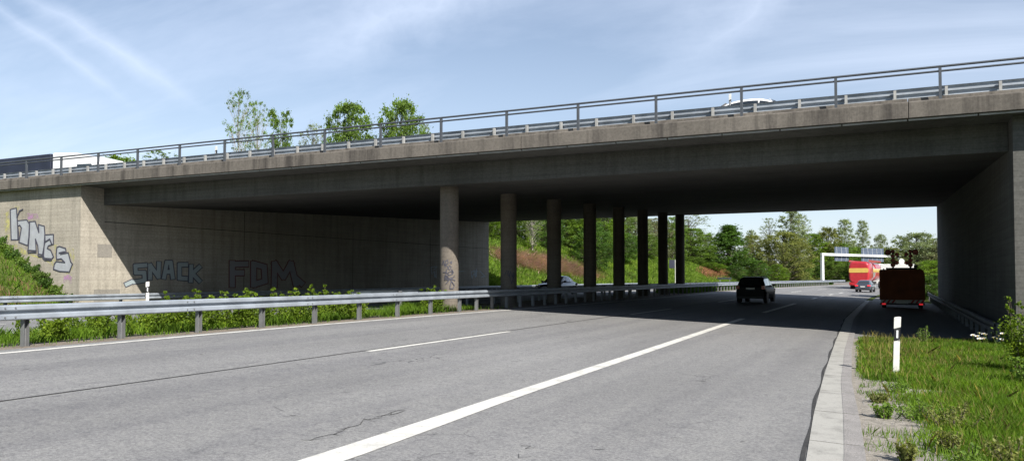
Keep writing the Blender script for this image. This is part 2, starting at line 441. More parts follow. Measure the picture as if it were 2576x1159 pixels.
def crack(pts, w=.014, jit=.06, branch=.25):
    P = [on_road(*p) for p in pts]; path = []
    for a, b in zip(P[:-1], P[1:]):
        m = max(2, int((b-a).length/.12))
        for k in range(m): path.append(a+(b-a)*k/m+Vector((rc.uniform(-jit, jit), rc.uniform(-jit, jit), 0)))
    for a, b in zip(path[:-1], path[1:]):
        if rc.random() < .18: continue
        d = (b-a); n_ = Vector((-d.y, d.x, 0)).normalized()*w*rc.uniform(.2, .6)
        g.add([a+n_+Vector((0, 0, .005)), b+n_*.7+Vector((0, 0, .005)), b-n_*.7+Vector((0, 0, .005)), a-n_+Vector((0, 0, .005))], [(0, 3, 2, 1)])
        if rc.random() < branch:
            e = a+Vector((rc.uniform(-.35, .35), rc.uniform(-.35, .35), 0)); d = (e-a); n_ = Vector((-d.y, d.x, 0)).normalized()*w*.4
            g.add([a+n_+Vector((0, 0, .006)), e+Vector((0, 0, .006)), a-n_+Vector((0, 0, .006))], [(0, 2, 1)])
z8 = lambda x, y: ((700+x/2.229)/1.10404, (760+y/2.229)/1.10404)
for pts, w_ in (([(300, 1030), (430, 1018), (500, 990), (530, 995), (600, 960), (640, 945), (700, 905), (760, 890), (830, 878), (900, 860), (1010, 840)], .016), ([(200, 880), (260, 875), (350, 885)], .01), ([(700, 908), (790, 888), (800, 870), (880, 850), (980, 828)], .012),
                ([(145, 440), (205, 430)], .02), ([(860, 420), (985, 405)], .014), ([(865, 438), (880, 436)], .03), ([(800, 700), (850, 695)], .016), ([(1390, 460), (1450, 450)], .016), ([(1660, 1060), (1715, 1078), (1783, 1080)], .012), ([(1640, 1130), (1720, 1095)], .010), ([(1640, 690), (1700, 645)], .008), ([(120, 820), (300, 890)], .006)):
    crack([z8(*p) for p in pts], w_)
for px, py in ((2050, 930), (1900, 900), (1960, 1000), (1800, 1040), (1690, 1100), (1500, 1130), (1860, 1110), (1980, 880), (1760, 960), (380, 905), (500, 890), (140, 900), (60, 930), (860, 985), (1100, 900), (1420, 850), (1180, 1140)):
    crack([(px, py), (px+rc.uniform(20, 46), py+rc.uniform(-6, 4))], rc.uniform(.012, .024), .03, .1)
tag(g.build('road_cracks', M['crack']), kind='structure')

# ------------------------------------------------------------------ bridge
XB0, XB1 = -78., 34.
WL, WR = -32.9, 2.78
SL = .0424
def soff(Y): return 5.12+SL*(Y-24.5)
bridge = empty('overpass_bridge', (-15, 43, 0), label='long dark concrete motorway bridge spanning both carriageways on a row of columns', cat='bridge')
def bpart(mb, name, mat, bevel=0, parent=None):
    mb.v = [(x+15, y-43, z) for x, y, z in mb.v]
    return mb.build(name, mat, parent or bridge, bevel)
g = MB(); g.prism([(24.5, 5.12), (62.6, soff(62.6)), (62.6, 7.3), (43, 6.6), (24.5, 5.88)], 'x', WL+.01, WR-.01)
# near face stays lighter than the shade-darkened underside
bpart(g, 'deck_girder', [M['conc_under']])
g = MB(); g.box(WL+.012, WR-.012, 24.44, 24.497, 5.115, 5.875); bpart(g, 'edge_beam', M['conc_dark'])
g = MB(); g.prism([(22.97, 5.95), (24.43, 5.88), (24.43, 5.885), (62.7, 7.35), (64.1, 7.45), (64.1, 8.0), (24.3, 6.30), (22.97, 6.2)], 'x', XB0, XB1); bpart(g, 'deck_slab', M['conc_dark'])
g = MB()
for k in range(10):     # parapet cast in sections
    x0 = XB0+(XB1-XB0)*k/10
    x1 = XB0+(XB1-XB0)*(k+1)/10-.012
    g.prism([(22.9, 5.93), (22.96, 5.93), (22.96, 6.21), (24.29, 6.31), (24.29, 6.50), (23.47, 6.56), (23.44, 6.39), (22.93, 6.37), (22.9, 6.34)], 'x', x0, x1)
bpart(g, 'parapet_cap', M['conc_cap'], .012)
g = MB(); g.prism([(62.9, 7.9), (64.2, 7.9), (64.2, 8.4), (62.9, 8.4)], 'x', XB0, XB1); bpart(g, 'far_parapet_cap', M['conc_cap'])
g = MB()
k = 0; x = XB0
while x < XB1-2:
    g.box(x, x+1.56, 22.985, 23.045, 5.875, 5.915); x += 1.6
bpart(g, 'drip_strip', M['galv_dull'])
# abutments and wing walls
lw = MB(); lw.prism([(23.3, -.6), (62.95, -.6), (62.95, 7.34), (24.6, 5.872), (24.3, 5.876), (23.3, 5.92)], 'x', WL-.75, WL)
left_wall = bpart(lw, 'abutment_wall', M['conc'])
g = MB(); g.box(-52, WL-.752, 23.302, 23.95, -.6, 5.93); left_wing = bpart(g, 'wing_wall', M['conc'])
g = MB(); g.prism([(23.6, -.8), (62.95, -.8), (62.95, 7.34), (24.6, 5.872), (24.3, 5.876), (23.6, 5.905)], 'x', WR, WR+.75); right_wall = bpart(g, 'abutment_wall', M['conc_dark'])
g = MB(); g.box(WR+.752, 16, 23.602, 24.1, -.8, 5.93); bpart(g, 'wing_wall', M['conc'])
g = MB(); g.box(WR-.012, WR-.002, 23.9, 24.3, -.6, 5.9); 
g = MB()
for Y in (33.2, 43.1, 53.0):
    g.box(WL+.002, WL+.006, Y, Y+.03, .2, 5.4)
g.box(WL+.002, WL+.006, 24.5, 62.9, 4.33, 4.36)
bpart(g, 'expansion_joint', M['joint'], parent=None)
for b_ in ((24.0, 25.35, .35, 1.22), (24.15, 24.9, 2.7, 3.3)):
    g = MB(); g.box(WL+.002, WL+.008, *b_); bpart(g, 'mortar_patch', M['patch'], parent=left_wall)
# road surface on top, structure
g = MB(); g.prism([(24.32, 6.32), (63.0, 7.94), (63.0, 7.99), (24.32, 6.37)], 'x', -400, 200)
tag(g.build('upper_road', M['asphalt']), kind='structure')

columns = []
for i in range(8):
    Y = 25.5+5.06*i; Xc = -15.0
    col = empty('column', (Xc, Y, 0)); col.parent = bridge; col.matrix_parent_inverse = Matrix.Translation((15, -43, 0))
    mb = MB(); z0 = .2; z1 = soff(Y)+.05
    n = 28
    rings = []
    for z in (z0, z1):
        rings.append([(.35*math.cos(2*math.pi*k/n), .35*math.sin(2*math.pi*k/n), z) for k in range(n)])
    mb.loft(rings)
    co = bpy.data.objects
    # a column is one mesh; drop the empty
    bpy.data.objects.remove(col)
    o = mb.build('column', M['conc_col'], bridge); o.location = (Xc+15, Y-43, 0)
    columns.append((o, Xc, Y))

# ---- graffiti: flat paint on the wall faces
def poly_on(pts, plane, mi, g, off):
    vs = [plane(*p)+off for p in pts]
    # triangulate robustly with mathutils
    from mathutils.geometry import tessellate_polygon
    tris = tessellate_polygon([vs])
    g.add(vs, [tuple(t) for t in tris], mi)
def stroke_on(pts, w, plane, mi, g, off):
    for a, b in zip(pts[:-1], pts[1:]):
        ax, ay = a; bx, by = b; L = math.hypot(bx-ax, by-ay) or 1
        nx, ny = -(by-ay)/L*w/2, (bx-ax)/L*w/2; ex, ey = (bx-ax)/L*w*.35, (by-ay)/L*w*.35
        q = [(ax+nx-ex, ay+ny-ey), (bx+nx+ex, by+ny+ey), (bx-nx+ex, by-ny+ey), (ax-nx-ex, ay-ny-ey)]
        g.nst = getattr(g, 'nst', 0)+1
        step = off.normalized()*.0003*g.nst if off.length > 0 else Vector((.5, -.86, 0))*.0003*g.nst
        vs = [plane(*p)+off+step for p in q]; g.add(vs, [(0, 1, 2, 3)], mi)
def conv(z, ox, oy): return lambda x, y: ((ox+x/z)/1.10404, (oy+y/z)/1.10404)
k1 = conv(3.864, 0, 560)
wingp = lambda x, y: onY(*k1(x, y), 23.3)
KN = [
 [(112, 85), (178, 68), (188, 205), (192, 262), (194, 408), (122, 410)],
 [(188, 205), (290, 195), (318, 240), (312, 380), (300, 470), (205, 435), (222, 340), (232, 280), (215, 252), (192, 262)],
 [(320, 215), (380, 210), (420, 330), (415, 245), (478, 262), (485, 350), (470, 570), (415, 560), (408, 470), (384, 400), (392, 525), (305, 520), (318, 350)],
 [(485, 355), (577, 350), (577, 455), (522, 472), (512, 500), (548, 520), (578, 590), (560, 612), (480, 605), (462, 560), (488, 420)],
 [(615, 490), (640, 478), (708, 500), (714, 538), (655, 562), (737, 545), (762, 640), (782, 668), (748, 752), (640, 745), (578, 722), (588, 668), (607, 640), (700, 650), (662, 610), (612, 618), (608, 560)]]
def paint(name, mats, builder, parent, wx=15, wy=-43):
    g = MB(); builder(g)
    g.v = [(x+wx, y+wy, z) for x, y, z in g.v]
    return g.build(name, mats, parent)
def kn_build(g):
    rr = random.Random(4)
    o1, o2, o3, o4 = [Vector((0, -d, 0)) for d in (.003, .006, .009, .012)]
    for pts, mi in [([(95, 90), (40, 140), (45, 330), (95, 420), (108, 300)], 0), ([(110, 60), (190, 40), (210, 60), (180, 95), (112, 90)], 0),
        ([(130, 420), (200, 470), (300, 540), (420, 590), (520, 640), (560, 690), (520, 650), (400, 600), (240, 560), (130, 470)], 0),
        ([(580, 460), (612, 460), (608, 640), (575, 700), (545, 650), (590, 600)], 0), ([(720, 500), (790, 480), (800, 600), (770, 790), (700, 770), (760, 700), (790, 650), (740, 560)], 0),
        ([(285, 120), (400, 130), (420, 190), (300, 190)], 1), ([(685, 790), (745, 780), (800, 830), (760, 880), (680, 860)], 1)]:
        poly_on(pts, wingp, mi, g, o1)
    for p in KN: poly_on(p, wingp, 2, g, o2)
    for p in KN: stroke_on(p+[p[0]], 12, wingp, 3, g, o3)
    for s in ([(188, 165), (215, 100), (250, 82)], [(196, 265), (205, 330), (203, 400)], [(640, 548), (700, 535)], [(490, 430), (540, 400), (560, 450)], [(305, 520), (310, 545), (395, 540)], [(415, 565), (420, 585), (470, 585)], [(465, 600), (490, 625), (560, 625)]):
        stroke_on(s, 13, wingp, 3, g, o4)
paint('graffiti', [M['yellow_spray'], M['pink_spray'], M['silver_spray'], M['black_spray']], kn_build, left_wing)
# long wall: SNACK and FDM in letters of heavy strokes
k2 = conv(4.293, 300, 680)
wallp = lambda x, y: onX(*k2(x, y), WL)
def letters(g, items, w, mi, off, grow=0):
    for st in items: stroke_on(st, w+grow, wallp, mi, g, off)
SN = [[(450, 240), (325, 250), (330, 330), (430, 330), (435, 420), (310, 440)], [(500, 400), (500, 240), (600, 380), (605, 215)], [(665, 390), (700, 210), (745, 210), (770, 390)], [(690, 320), (755, 320)],
      [(935, 235), (850, 235), (850, 395), (930, 400)], [(990, 250), (985, 430)], [(1090, 260), (1005, 340), (1090, 430)], [(215, 470), (280, 440)]]
FD = [[(1480, 210), (1480, 480)], [(1480, 230), (1650, 225)], [(1480, 330), (1600, 330)], [(1735, 220), (1735, 480)], [(1735, 225), (1860, 260), (1870, 430), (1740, 470)],
      [(1980, 480), (1985, 220), (2090, 380), (2180, 220), (2240, 470)], [(2240, 400), (2310, 460)]]
def word(items, w, grow, out):
    def bld(g):
        for d, gr, mi in ((.003, grow, 1), (.006, 0, 0)): letters(g, items, w, mi, Vector((d, 0, 0)), gr)
    return bld
paint('graffiti', [M['blue_spray'], M['black_spray']], word(SN, 46, 22, 1), left_wall)
paint('graffiti', [M['dkblue_spray'], M['red_spray']], word(FD, 62, 26, 1), left_wall)
k3 = conv(2.415, 1180, 480)
wall3 = lambda x, y: onX(*k3(x, y), WL)
def tags_build(items, g):
    rr = random.Random(8)
    for cx, cy, n in items:
        p = [(cx+rr.uniform(-22, 22), cy+rr.uniform(-35, 30)) for _ in range(n)]
        stroke_on(p, 4.5, wall3, 0, g, Vector((.004, 0, 0)))
for it in (((330, 680, 7), (350, 670, 6), (385, 690, 5)), ((60, 650, 6), (80, 680, 5)), ((240, 680, 4),)):
    paint('graffiti', M['pale_spray'], lambda g, it=it: tags_build(it, g), left_wall)
k4 = conv(2.897, 1150, 480)
def cylp(cx, cy, rad):
    def f(x, y):
        r = ray(*k4(x, y)); ox, oy = -cx, -cy
        a = r.x**2+r.y**2; b = 2*(ox*r.x+oy*r.y); c = ox*ox+oy*oy-rad*rad
        d = max(0, b*b-4*a*c); t = (-b-math.sqrt(d))/(2*a); return O+r*t
    return f
def scr(strs, w, cx, cy):
    def bld(g):
        for s in strs:
            q = []
            for a, b in zip(s[:-1], s[1:]):
                for k in range(3): q.append((a[0]+(b[0]-a[0])*k/3, a[1]+(b[1]-a[1])*k/3))
            q.append(s[-1])
            stroke_on(q, w, cylp(cx, cy, .354), 0, g, Vector((0, 0, 0)))
    return bld
S1 = [[(228, 740), (235, 705), (245, 745)], [(250, 760), (252, 710), (270, 700), (275, 725), (255, 738), (278, 765)], [(300, 712), (288, 720), (300, 730), (305, 712)],
      [(285, 745), (272, 770), (290, 780), (300, 755), (285, 745)], [(235, 800), (262, 798), (250, 825), (275, 830)], [(262, 775), (258, 800), (285, 822), (312, 812), (300, 790), (275, 800)],
      [(245, 860), (255, 835), (330, 865), (300, 850), (325, 830)], [(258, 890), (300, 840), (290, 850), (325, 905), (315, 930), (290, 930), (292, 900), (300, 870)], [(245, 835), (280, 860), (245, 855)], [(305, 775), (318, 800)]]
paint('graffiti', M['black_spray'], scr(S1, 6, -15, 25.5), columns[0][0], 15, -25.5)
S2 = [[(730, 820), (745, 785), (765, 790), (750, 805), (760, 830)], [(770, 830), (775, 790), (790, 835), (800, 800), (795, 850)], [(760, 800), (785, 890), (810, 810)]]
paint('graffiti', M['black_spray'], scr(S2, 5, -15, 30.56), columns[1][0], 15, -30.56)

# ---- handrail on the parapet
hr = empty('bridge_railing', (-15, 23.2, 6.38), label='grey steel railing of two pipes and upright posts along the bridge edge', cat='railing')
for z in (7.27, 7.15):
    MB().tube([(XB0+15, 0, z-6.38), (XB1+15, 0, z-6.38)], .032 if z > 7.2 else .028, 8).build('handrail_pipe' if z > 7.2 else 'lower_pipe', M['rail'], hr)
pm = MB().box(-.035, .035, -.04, .04, -.01, .86).box(-.08, .08, -.07, .07, -.01, .012).build('railing_post', M['rail'], hr)
k = 0
for i in range(-13, 31):
    o = pm if k == 0 else pm.copy()
    if k: COL.objects.link(o)
    o.location = (1.15-2.522*i+15, 0, 0); k += 1

# ---- guard rails (steel beams)
BEAM = [(0, .0), (.070, .012), (.082, .03), (.082, .105), (.070, .122), (.004, .138), (.004, .182), (.070, .198), (.082, .215), (.082, .285), (.070, .302), (0, .31)]
BEAM = [(p, .04+q*.87) for p, q in BEAM]
def beam(g, path, side, ztop, thick=.004):
    """W-beam swept along path [(x,y,zground)], bulging toward side"""
    rings = []
    for i, (x, y, z) in enumerate(path):
        a = path[max(i-1, 0)]; b = path[min(i+1, len(path)-1)]
        t = Vector((b[0]-a[0], b[1]-a[1], 0)).normalized(); nrm = Vector((t.y, -t.x, 0))*side
        ring = [Vector((x, y, z+ztop-.31+q))+nrm*p for p, q in BEAM]
        ring += [v-nrm*.012 for v in reversed(ring)]
        rings.append(ring)
    g.loft(rings, smooth=False)
def sigma(h, d=.05):
    return MB().box(-.05, -.044, -d, d, -.25, h).box(-.044, .05, -d, -d+.006, -.25, h).box(-.044, .05, d-.006, d, -.25, h)
def barrier(name, label, off, y0, y1, spacing, side, mat, postmat, group=None, post_until=150, beam_h=.74, extra=None, dense_from=None):
    t = empty(name, (off, y0, 0), label=label, cat='guard rail', group=group)
    ysb = list(np.arange(y0, min(50, y1), 4.))+[v for v in np.arange(max(50, y0), y1, 4.)]
    if ysb[-1] < y1: ysb.append(y1)
    path = []
    for Y in ysb:
        u = off(Y) if callable(off) else off
        path.append((u+c1(Y), Y, float(np.interp(u, [-33, -31, -17.2, -13.6, 0, 3], [.3, .28, .55, .557, 0, -.11]))))
    t.location = path[0]
    g = MB(); beam(g, path, side, beam_h)
    bx, by, bz = path[0]
    g.v = [(a-bx, b-by, c-bz) for a, b, c in g.v]; g.build('beam', mat, t)
    first = None; Y = y0+.4; n = 0
    while Y < min(y1, post_until) and n < 98:
        u = off
        z = float(np.interp(u, [-33, -31, -17.2, -13.6, 0, 3], [.3, .28, .55, .557, 0, -.11]))
        if first is None: first = sigma(beam_h-.03).build('post', postmat, t); o = first
        else: o = first.copy(); COL.objects.link(o)
        o.location = (u+c1(Y)-side*.055-bx, Y-by, z-bz); n += 1
        Y += spacing if (dense_from is None or Y < dense_from) else spacing*.65
    # bolts at beam joints
    g = MB()
    Y = y0+2.0
    while Y < min(y1, 34):
        for dy in (-.09, .09):
            for dz in (.10, .26):
                x = off+side*.085
                z = float(np.interp(off, [-33, -31, -17.2, -13.6, 0, 3], [.3, .28, .55, .557, 0, -.11]))+beam_h-.31+dz
                g.tube([(x, Y+dy, z), (x+side*.012, Y+dy, z)], .016, 6)
        Y += 3.9
    if g.v:
        g.v = [(a-bx, b-by, c-bz) for a, b, c in g.v]; g.build('bolt', M['dull_post'], t)
    return t
barrier('guard_rail', 'galvanised steel guard rail nearest the camera, on the median edge beside the white line', -13.9, 2.6, 150, 1.95, 1, M['galv'], M['dull_post'], 'steel guard rails', dense_from=23.5)
barrier('guard_rail', 'second guard rail behind the columns, on the far edge of the median', -16.9, 22, 150, 2.6, -1, M['galv'], M['dull_post'], 'steel guard rails')
barrier('guard_rail', 'low guard rail at the foot of the graffiti wall across the opposite carriageway', -31.8, 6, 102, 2.6, 1, M['galv'], M['dull_post'], 'steel guard rails')
barrier('guard_rail', 'dark guard rail along the foot of the right abutment wall', 2.42, 24.2, 90, 2.0, -1, M['shaded_rail'], M['dull_post'], 'steel guard rails', beam_h=.66)
# short silver rail on the meadow beyond
pa, pb = far(1806, 701, 128), far(1841, 703, 122)
sg = empty('guard_rail', (pa.x, pa.y, gz(pa.x, pa.y)), label='short silver rail section lying in the meadow below the reddish weeds', cat='guard rail', group='steel guard rails')
g = MB(); d = pb-pa; z0 = gz(pa.x, pa.y)
beam(g, [(0, 0, pa.z-z0+.2-.5), (d.x, d.y, pa.z-z0+.2-.5)], 1, .5); g.build('beam', M['galv'], sg)
g = MB()
for k in (.15, .85): g.box(d.x*k-.05, d.x*k+.05, d.y*k+.05, d.y*k+.11, -.6, pa.z-z0+.1)
g.build('post', M['dull_post'], sg)
# bridge guard rail (seen from behind, posts toward us)
bg = empty('bridge_guard_rail', (-15, 24.15, 6.5), label='pale steel guard rail on the bridge edge behind the grey railing', cat='guard rail')
g = MB(); rings = []
for X in (XB0, XB1):
    ring = [Vector((X+15, .07+p*.8, .17+q)) for p, q in BEAM]; ring += [v-Vector((0, .012, 0)) for v in reversed(ring)]; rings.append(ring)
g.loft(rings, smooth=False); g.build('beam', M['galv'], bg)
pm = MB().box(-.035, .035, -.05, .05, -.02, .44).build('post', M['galv_dull'], bg)
k = 0
for i in range(-10, 60):
    o = pm if k == 0 else pm.copy()
    if k: COL.objects.link(o)
    o.location = (1.34-1.25*i+15, 0, 0); k += 1
# ---- delineators
def delineator(loc, rz, label, h=1.0, s=1.):
    t = empty('delineator_post', loc, rz, s, label=label, cat='delineator', group='black and white delineator posts')
    w, d = .06, .05
    sec = [(-w, -d), (w, -d), (w*.55, d), (-w*.55, d)]
    def part(z0, z1, top=None, name='shaft', mat=None):
        g = MB(); n = 4
        zt = [z1, z1, z1, z1] if top is None else top
        g.add([(x, y, z0) for x, y in sec]+[(x, y, z) for (x, y), z in zip(sec, zt)], [(3, 2, 1, 0), (4, 5, 6, 7)]+[(i, (i+1) % 4, 4+(i+1) % 4, 4+i) for i in range(4)])
        return g.build(name, mat, t, .006)
    part(-.15, h*.58, [h*.58, h*.63, h*.63, h*.58], 'shaft', M['post_white'])
    part(h*.58+.002, h*.79, [h*.80, h*.83, h*.83, h*.80], 'black_band', M['post_black'])
    w2 = w*1.0; sec2 = sec
    g = MB(); g.add([(x*1.12, y*1.1, z) for (x, y), z in zip(sec, [h*.79, h*.825, h*.825, h*.79])]+[(x*1.12, y*1.1, z) for (x, y), z in zip(sec, [h*.985, h*1.0, h*1.0, h*.985])],
          [(3, 2, 1, 0), (4, 5, 6, 7)]+[(i, (i+1) % 4, 4+(i+1) % 4, 4+i) for i in range(4)])
    g.build('cap', M['post_white'], t, .008)
    MB().box(-.014, .020, -d-.006, -d-.001, h*.64, h*.77).build('reflector', M['reflector'], t)
    return t
dl = delineator((0., 16.1, -.02), R(-6), 'white roadside delineator post with black band standing in the grass by the gutter', 1.0, (.9, .9, 1.08))
dl.rotation_euler = (0, R(2.2), R(12))
p = onX(372/1*1., 706, -31.3); delineator((-31.2, p.y*31.2/31.3, .32), R(40), 'delineator post in the shadow in front of the painted abutment wall, left of the bushes', 1.05, 1.2)
delineator((-25.9, 24.5, 6.4), 0, 'small delineator on the bridge above the left half, right of the lorry', .95, (.7, .7, 1))
delineator((-4.45, 24.5, 6.4), 0, 'small delineator on the bridge in front of the white car roof', 1.0, (.6, .6, 1))

# ------------------------------------------------------------------ vehicles
def wheel(name, r, w, parent, loc, rimmat):
    g = MB(); prof = [(-w/2, r*.62), (-w/2, r*.93), (-w*.38, r), (w*.38, r), (w/2, r*.93), (w/2, r*.62)]
    n = 24; rings = [[(x, rr*math.cos(2*math.pi*k/n), rr*math.sin(2*math.pi*k/n)) for k in range(n)] for x, rr in prof]
    g.loft(rings); o = g.build(name, M['rubber'], parent); o.location = loc
    g = MB(); sgn = 1 if loc[0] > 0 else -1
    g.loft([[(sgn*x, rr*math.cos(2*math.pi*k/n), rr*math.sin(2*math.pi*k/n)) for k in range(n)] for x, rr in ((w/2+.001, r*.64), (w/2+.012, r*.58), (w/2-.01, r*.2), (w/2+.015, r*.12))])
    g.build('rim', rimmat, o)
    return o
def ringsec(y, zb, zt, hw, hwt=None, tuck=.06):
    hwt = hwt or hw*.93; zm = zb+(zt-zb)*.55
    return [(-hw*.88, y, zb), (-hw*.98, y, zb+tuck), (-hw, y, zm), (-hwt*1.01, y, zt-.05), (-hwt*.93, y, zt), (hwt*.93, y, zt), (hwt*1.01, y, zt-.05), (hw, y, zm), (hw*.98, y, zb+tuck), (hw*.88, y, zb)]
def car(name, label, loc, rz, paint_, spec, s=1., group=None, lit=False):
    t = empty(name, loc, rz, s, label=label, cat='car', group=group)
    g = MB(); g.loft([ringsec(*q) for q in spec['body']]); g.build('body', paint_, t)
    cab0 = cab = spec['cabin']          # (y, zb, zt, hwb, hwt)
    arr = np.array(cab); yy = np.linspace(arr[0, 0], arr[-1, 0], 31)
    dn = np.stack([yy]+[np.interp(yy, arr[:, 0], arr[:, k]) for k in range(1, 5)], 1)
    for _ in range(6): dn[1:-1, 1:] = (dn[:-2, 1:]+2*dn[1:-1, 1:]+dn[2:, 1:])/4
    cabd = [tuple(q) for q in dn]
    g = MB(); rings = []
    for y, zb, zt, a, b in cabd:
        hh = zt-zb; side_ = [(a, zb), (b*1.03, zb+hh*.82), (b*1.0, zb+hh*.90), (b*.93, zb+hh*.96), (b*.78, zb+hh*.99), (b*.4, zt+hh*.012)]
        rings.append([(-p, y, q) for p, q in side_]+[(p, y, q) for p, q in reversed(side_)])
    g.loft(rings); g.build('cabin', paint_, t)
    cab = cabd
    # side windows lie on the cabin sides
    for sgn in (-1, 1):
        for y0, y1 in spec['side']:
            g = MB(); vs = []
            for y, lo, hi in [(y0+(y1-y0)*k/8, .12, .80) for k in range(9)]:
                za = np.interp(y, [q[0] for q in cab], [q[1] for q in cab]); zt = np.interp(y, [q[0] for q in cab], [q[2] for q in cab])
                A = np.interp(y, [q[0] for q in cab], [q[3] for q in cab]); B = np.interp(y, [q[0] for q in cab], [q[4] for q in cab])*1.03
                for f in (lo, hi):
                    vs.append((sgn*(A+(B-A)*f/.82+.010), y, za+(zt-za)*f))
            g.add(vs, [(2*k, 2*k+2, 2*k+3, 2*k+1) for k in range(8)]); g.build('side_window', M['glass'], t)
    cab = cab0
    def endwin(i, j, nm, f0=.1, f1=.86):
        y0, zb0, zt0, a0, b0 = cab[i]; y1, zb1, zt1, a1, b1 = cab[j]
        # glass between base of station i and top of station j
        vs = []; sg = -1 if i < j else 1
        for f in (f0, f1):
            y = y0+(y1-y0)*f; z = zb0+.02+(zt1-zb0)*f; hw = (a0*.86+(b1*.86-a0*.86)*f)
            vs += [(-hw, y+sg*.045, z+.02), (hw, y+sg*.045, z+.02)]
        g = MB(); g.add(vs, [(0, 1, 3, 2)]); g.build(nm, M['glass'], t)
    endwin(0, 1, 'rear_window'); endwin(len(cab)-1, len(cab)-2, 'windscreen')
    L0 = spec['body'][0][0]; L1 = spec['body'][-1][0]
    for sgn in (-1, 1):
        for y in spec['wy']:
            wheel('wheel', spec['wr'], .21, t, (sgn*(spec['hw']-.12), y, spec['wr']), M['alloy'])
            ar = MB(); n = 20; rr = spec['wr']*1.13
            ar.add([(sgn*(spec['hw']+.002), y, spec['wr'])]+[(sgn*(spec['hw']+.003), y+rr*math.cos(2*math.pi*k/n), spec['wr']+rr*math.sin(2*math.pi*k/n)) for k in range(n)], [(0, 1+k, 1+(k+1) % n) for k in range(n)])
            ar.build('wheel_arch', M['trim'], t)
        g = MB(); x = sgn*(spec['hw']+.02); y = spec['mir'][0]; z = spec['mir'][1]
        g.loft([[(sgn*(spec['hw']-.05), y-.03, z-.03), (sgn*(spec['hw']-.05), y+.03, z-.03), (sgn*(spec['hw']-.05), y+.03, z+.03), (sgn*(spec['hw']-.05), y-.03, z+.03)],
                [(x, y-.05, z-.05), (x, y+.06, z-.05), (x, y+.06, z+.09), (x, y-.05, z+.09)], [(x+sgn*.14, y-.05, z-.04), (x+sgn*.13, y+.04, z-.04), (x+sgn*.13, y+.04, z+.08), (x+sgn*.14, y-.05, z+.08)]], smooth=False)
        g.build('mirror', M['trim'] if paint_ is not M['white_paint'] else paint_, t, .01)
        lx, lz0, lz1 = spec['tail']
        MB().box(min(sgn*lx, sgn*(spec['hw']-.03)), max(sgn*lx, sgn*(spec['hw']-.03)), L0-.025, L0+.12, lz0, lz1).build('tail_light', M['redlit'] if lit else M['redlamp'], t, .01)
        MB().box(min(sgn*lx, sgn*(spec['hw']-.06)), max(sgn*lx, sgn*(spec['hw']-.06)), L1-.15, L1+.012, spec['hl'][0], spec['hl'][1]).build('headlight', M['reflector'], t, .01)
    MB().box(-.26, .26, L0-.022, L0-.004, spec['pl'], spec['pl']+.11).build('number_plate', M['plate'], t)
    MB().box(-spec['hw']*.9, spec['hw']*.9, L0-.035, L0+.12, .28, .42).build('bumper', M['trim'], t, .02)
    if spec.get('rails'):
        for sgn in (-1, 1):
            MB().tube([(sgn*.58, -1.75, spec['rails']-.03), (sgn*.58, -1.65, spec['rails']+.05), (sgn*.58, .35, spec['rails']+.06), (sgn*.58, .5, spec['rails'])], .02, 6).build('roof_rail', M['trim'], t)
    return t
SUV = dict(hw=.9, wr=.34, wy=(-1.35, 1.3), side=((-1.72, -1.02), (-.96, -.08), (-.02, .72)), mir=(.75, 1.08), tail=(.66, .86, 1.08), hl=(.68, .85), pl=.84, rails=1.60,
  body=[(-2.12, .38, .98, .80), (-2.05, .30, 1.05, .87), (-1.6, .26, 1.06, .9), (0, .24, 1.04, .9), (1.1, .25, 1.03, .9), (1.85, .28, .93, .87), (2.1, .32, .82, .80), (2.18, .38, .70, .70)],
  cabin=[(-2.06, 1.0, 1.04, .80, .78), (-1.80, 1.0, 1.56, .85, .68), (-1.2, 1.0, 1.61, .86, .69), (-.2, 1.0, 1.62, .86, .69), (.45, 1.0, 1.57, .86, .67), (1.12, 1.0, 1.03, .84, .76)])
SEDW = None
SED = dict(hw=.88, wr=.32, wy=(-1.35, 1.35), side=((-1.15, -.7), (-.64, .0), (.06, .62)), mir=(.72, .98), tail=(.5, .72, .86), hl=(.58, .72), pl=.62,
  body=[(-2.2, .36, .86, .74), (-2.12, .28, .94, .84), (-1.5, .24, .97, .88), (0, .22, .94, .88), (1.1, .23, .93, .88), (1.9, .26, .80, .84), (2.15, .3, .70, .78), (2.25, .36, .6, .66)],
  cabin=[(-1.75, .93, .97, .74, .7), (-1.0, .9, 1.38, .82, .62), (-.4, .9, 1.44, .83, .63), (.15, .9, 1.41, .83, .62), (1.1, .9, .95, .8, .7)])
def road_z(u): return float(np.interp(u, [-33, -31, -17.2, -13.6, 0, 3], [.3, .28, .55, .557, 0, -.11]))
P1 = far(1884, 735, 46.); 
car('estate_car', 'black estate car with roof rails driving away in the bridge shade', (P1.x+.38, P1.y+.3, road_z(P1.x)+.01), R(-1), M['black_paint'], SUV, .92)
P2 = far(2176, 735, 84.)
car('saloon_car', 'small dark slate saloon car right behind the red tanker', (P2.x, P2.y+1.5, road_z(P2.x-c1(P2.y))+.02), R(-6), M['grey_paint'], SED, .9, lit=True)
car('saloon_car', 'dark blue saloon car behind the median rail, seen between the third and second columns', (-24., 57.6, road_z(-24.)+.02), R(180), M['dark_blue'], SED, 1.02)
SEDW = dict(SED, side=((-1.25, -.02), (.03, .7)))
wc = car('saloon_car', 'white car driving on the bridge with only its roof above the rail', (-4.1, 28.5, 6.56), R(-90), M['white_paint'], SEDW, .98)

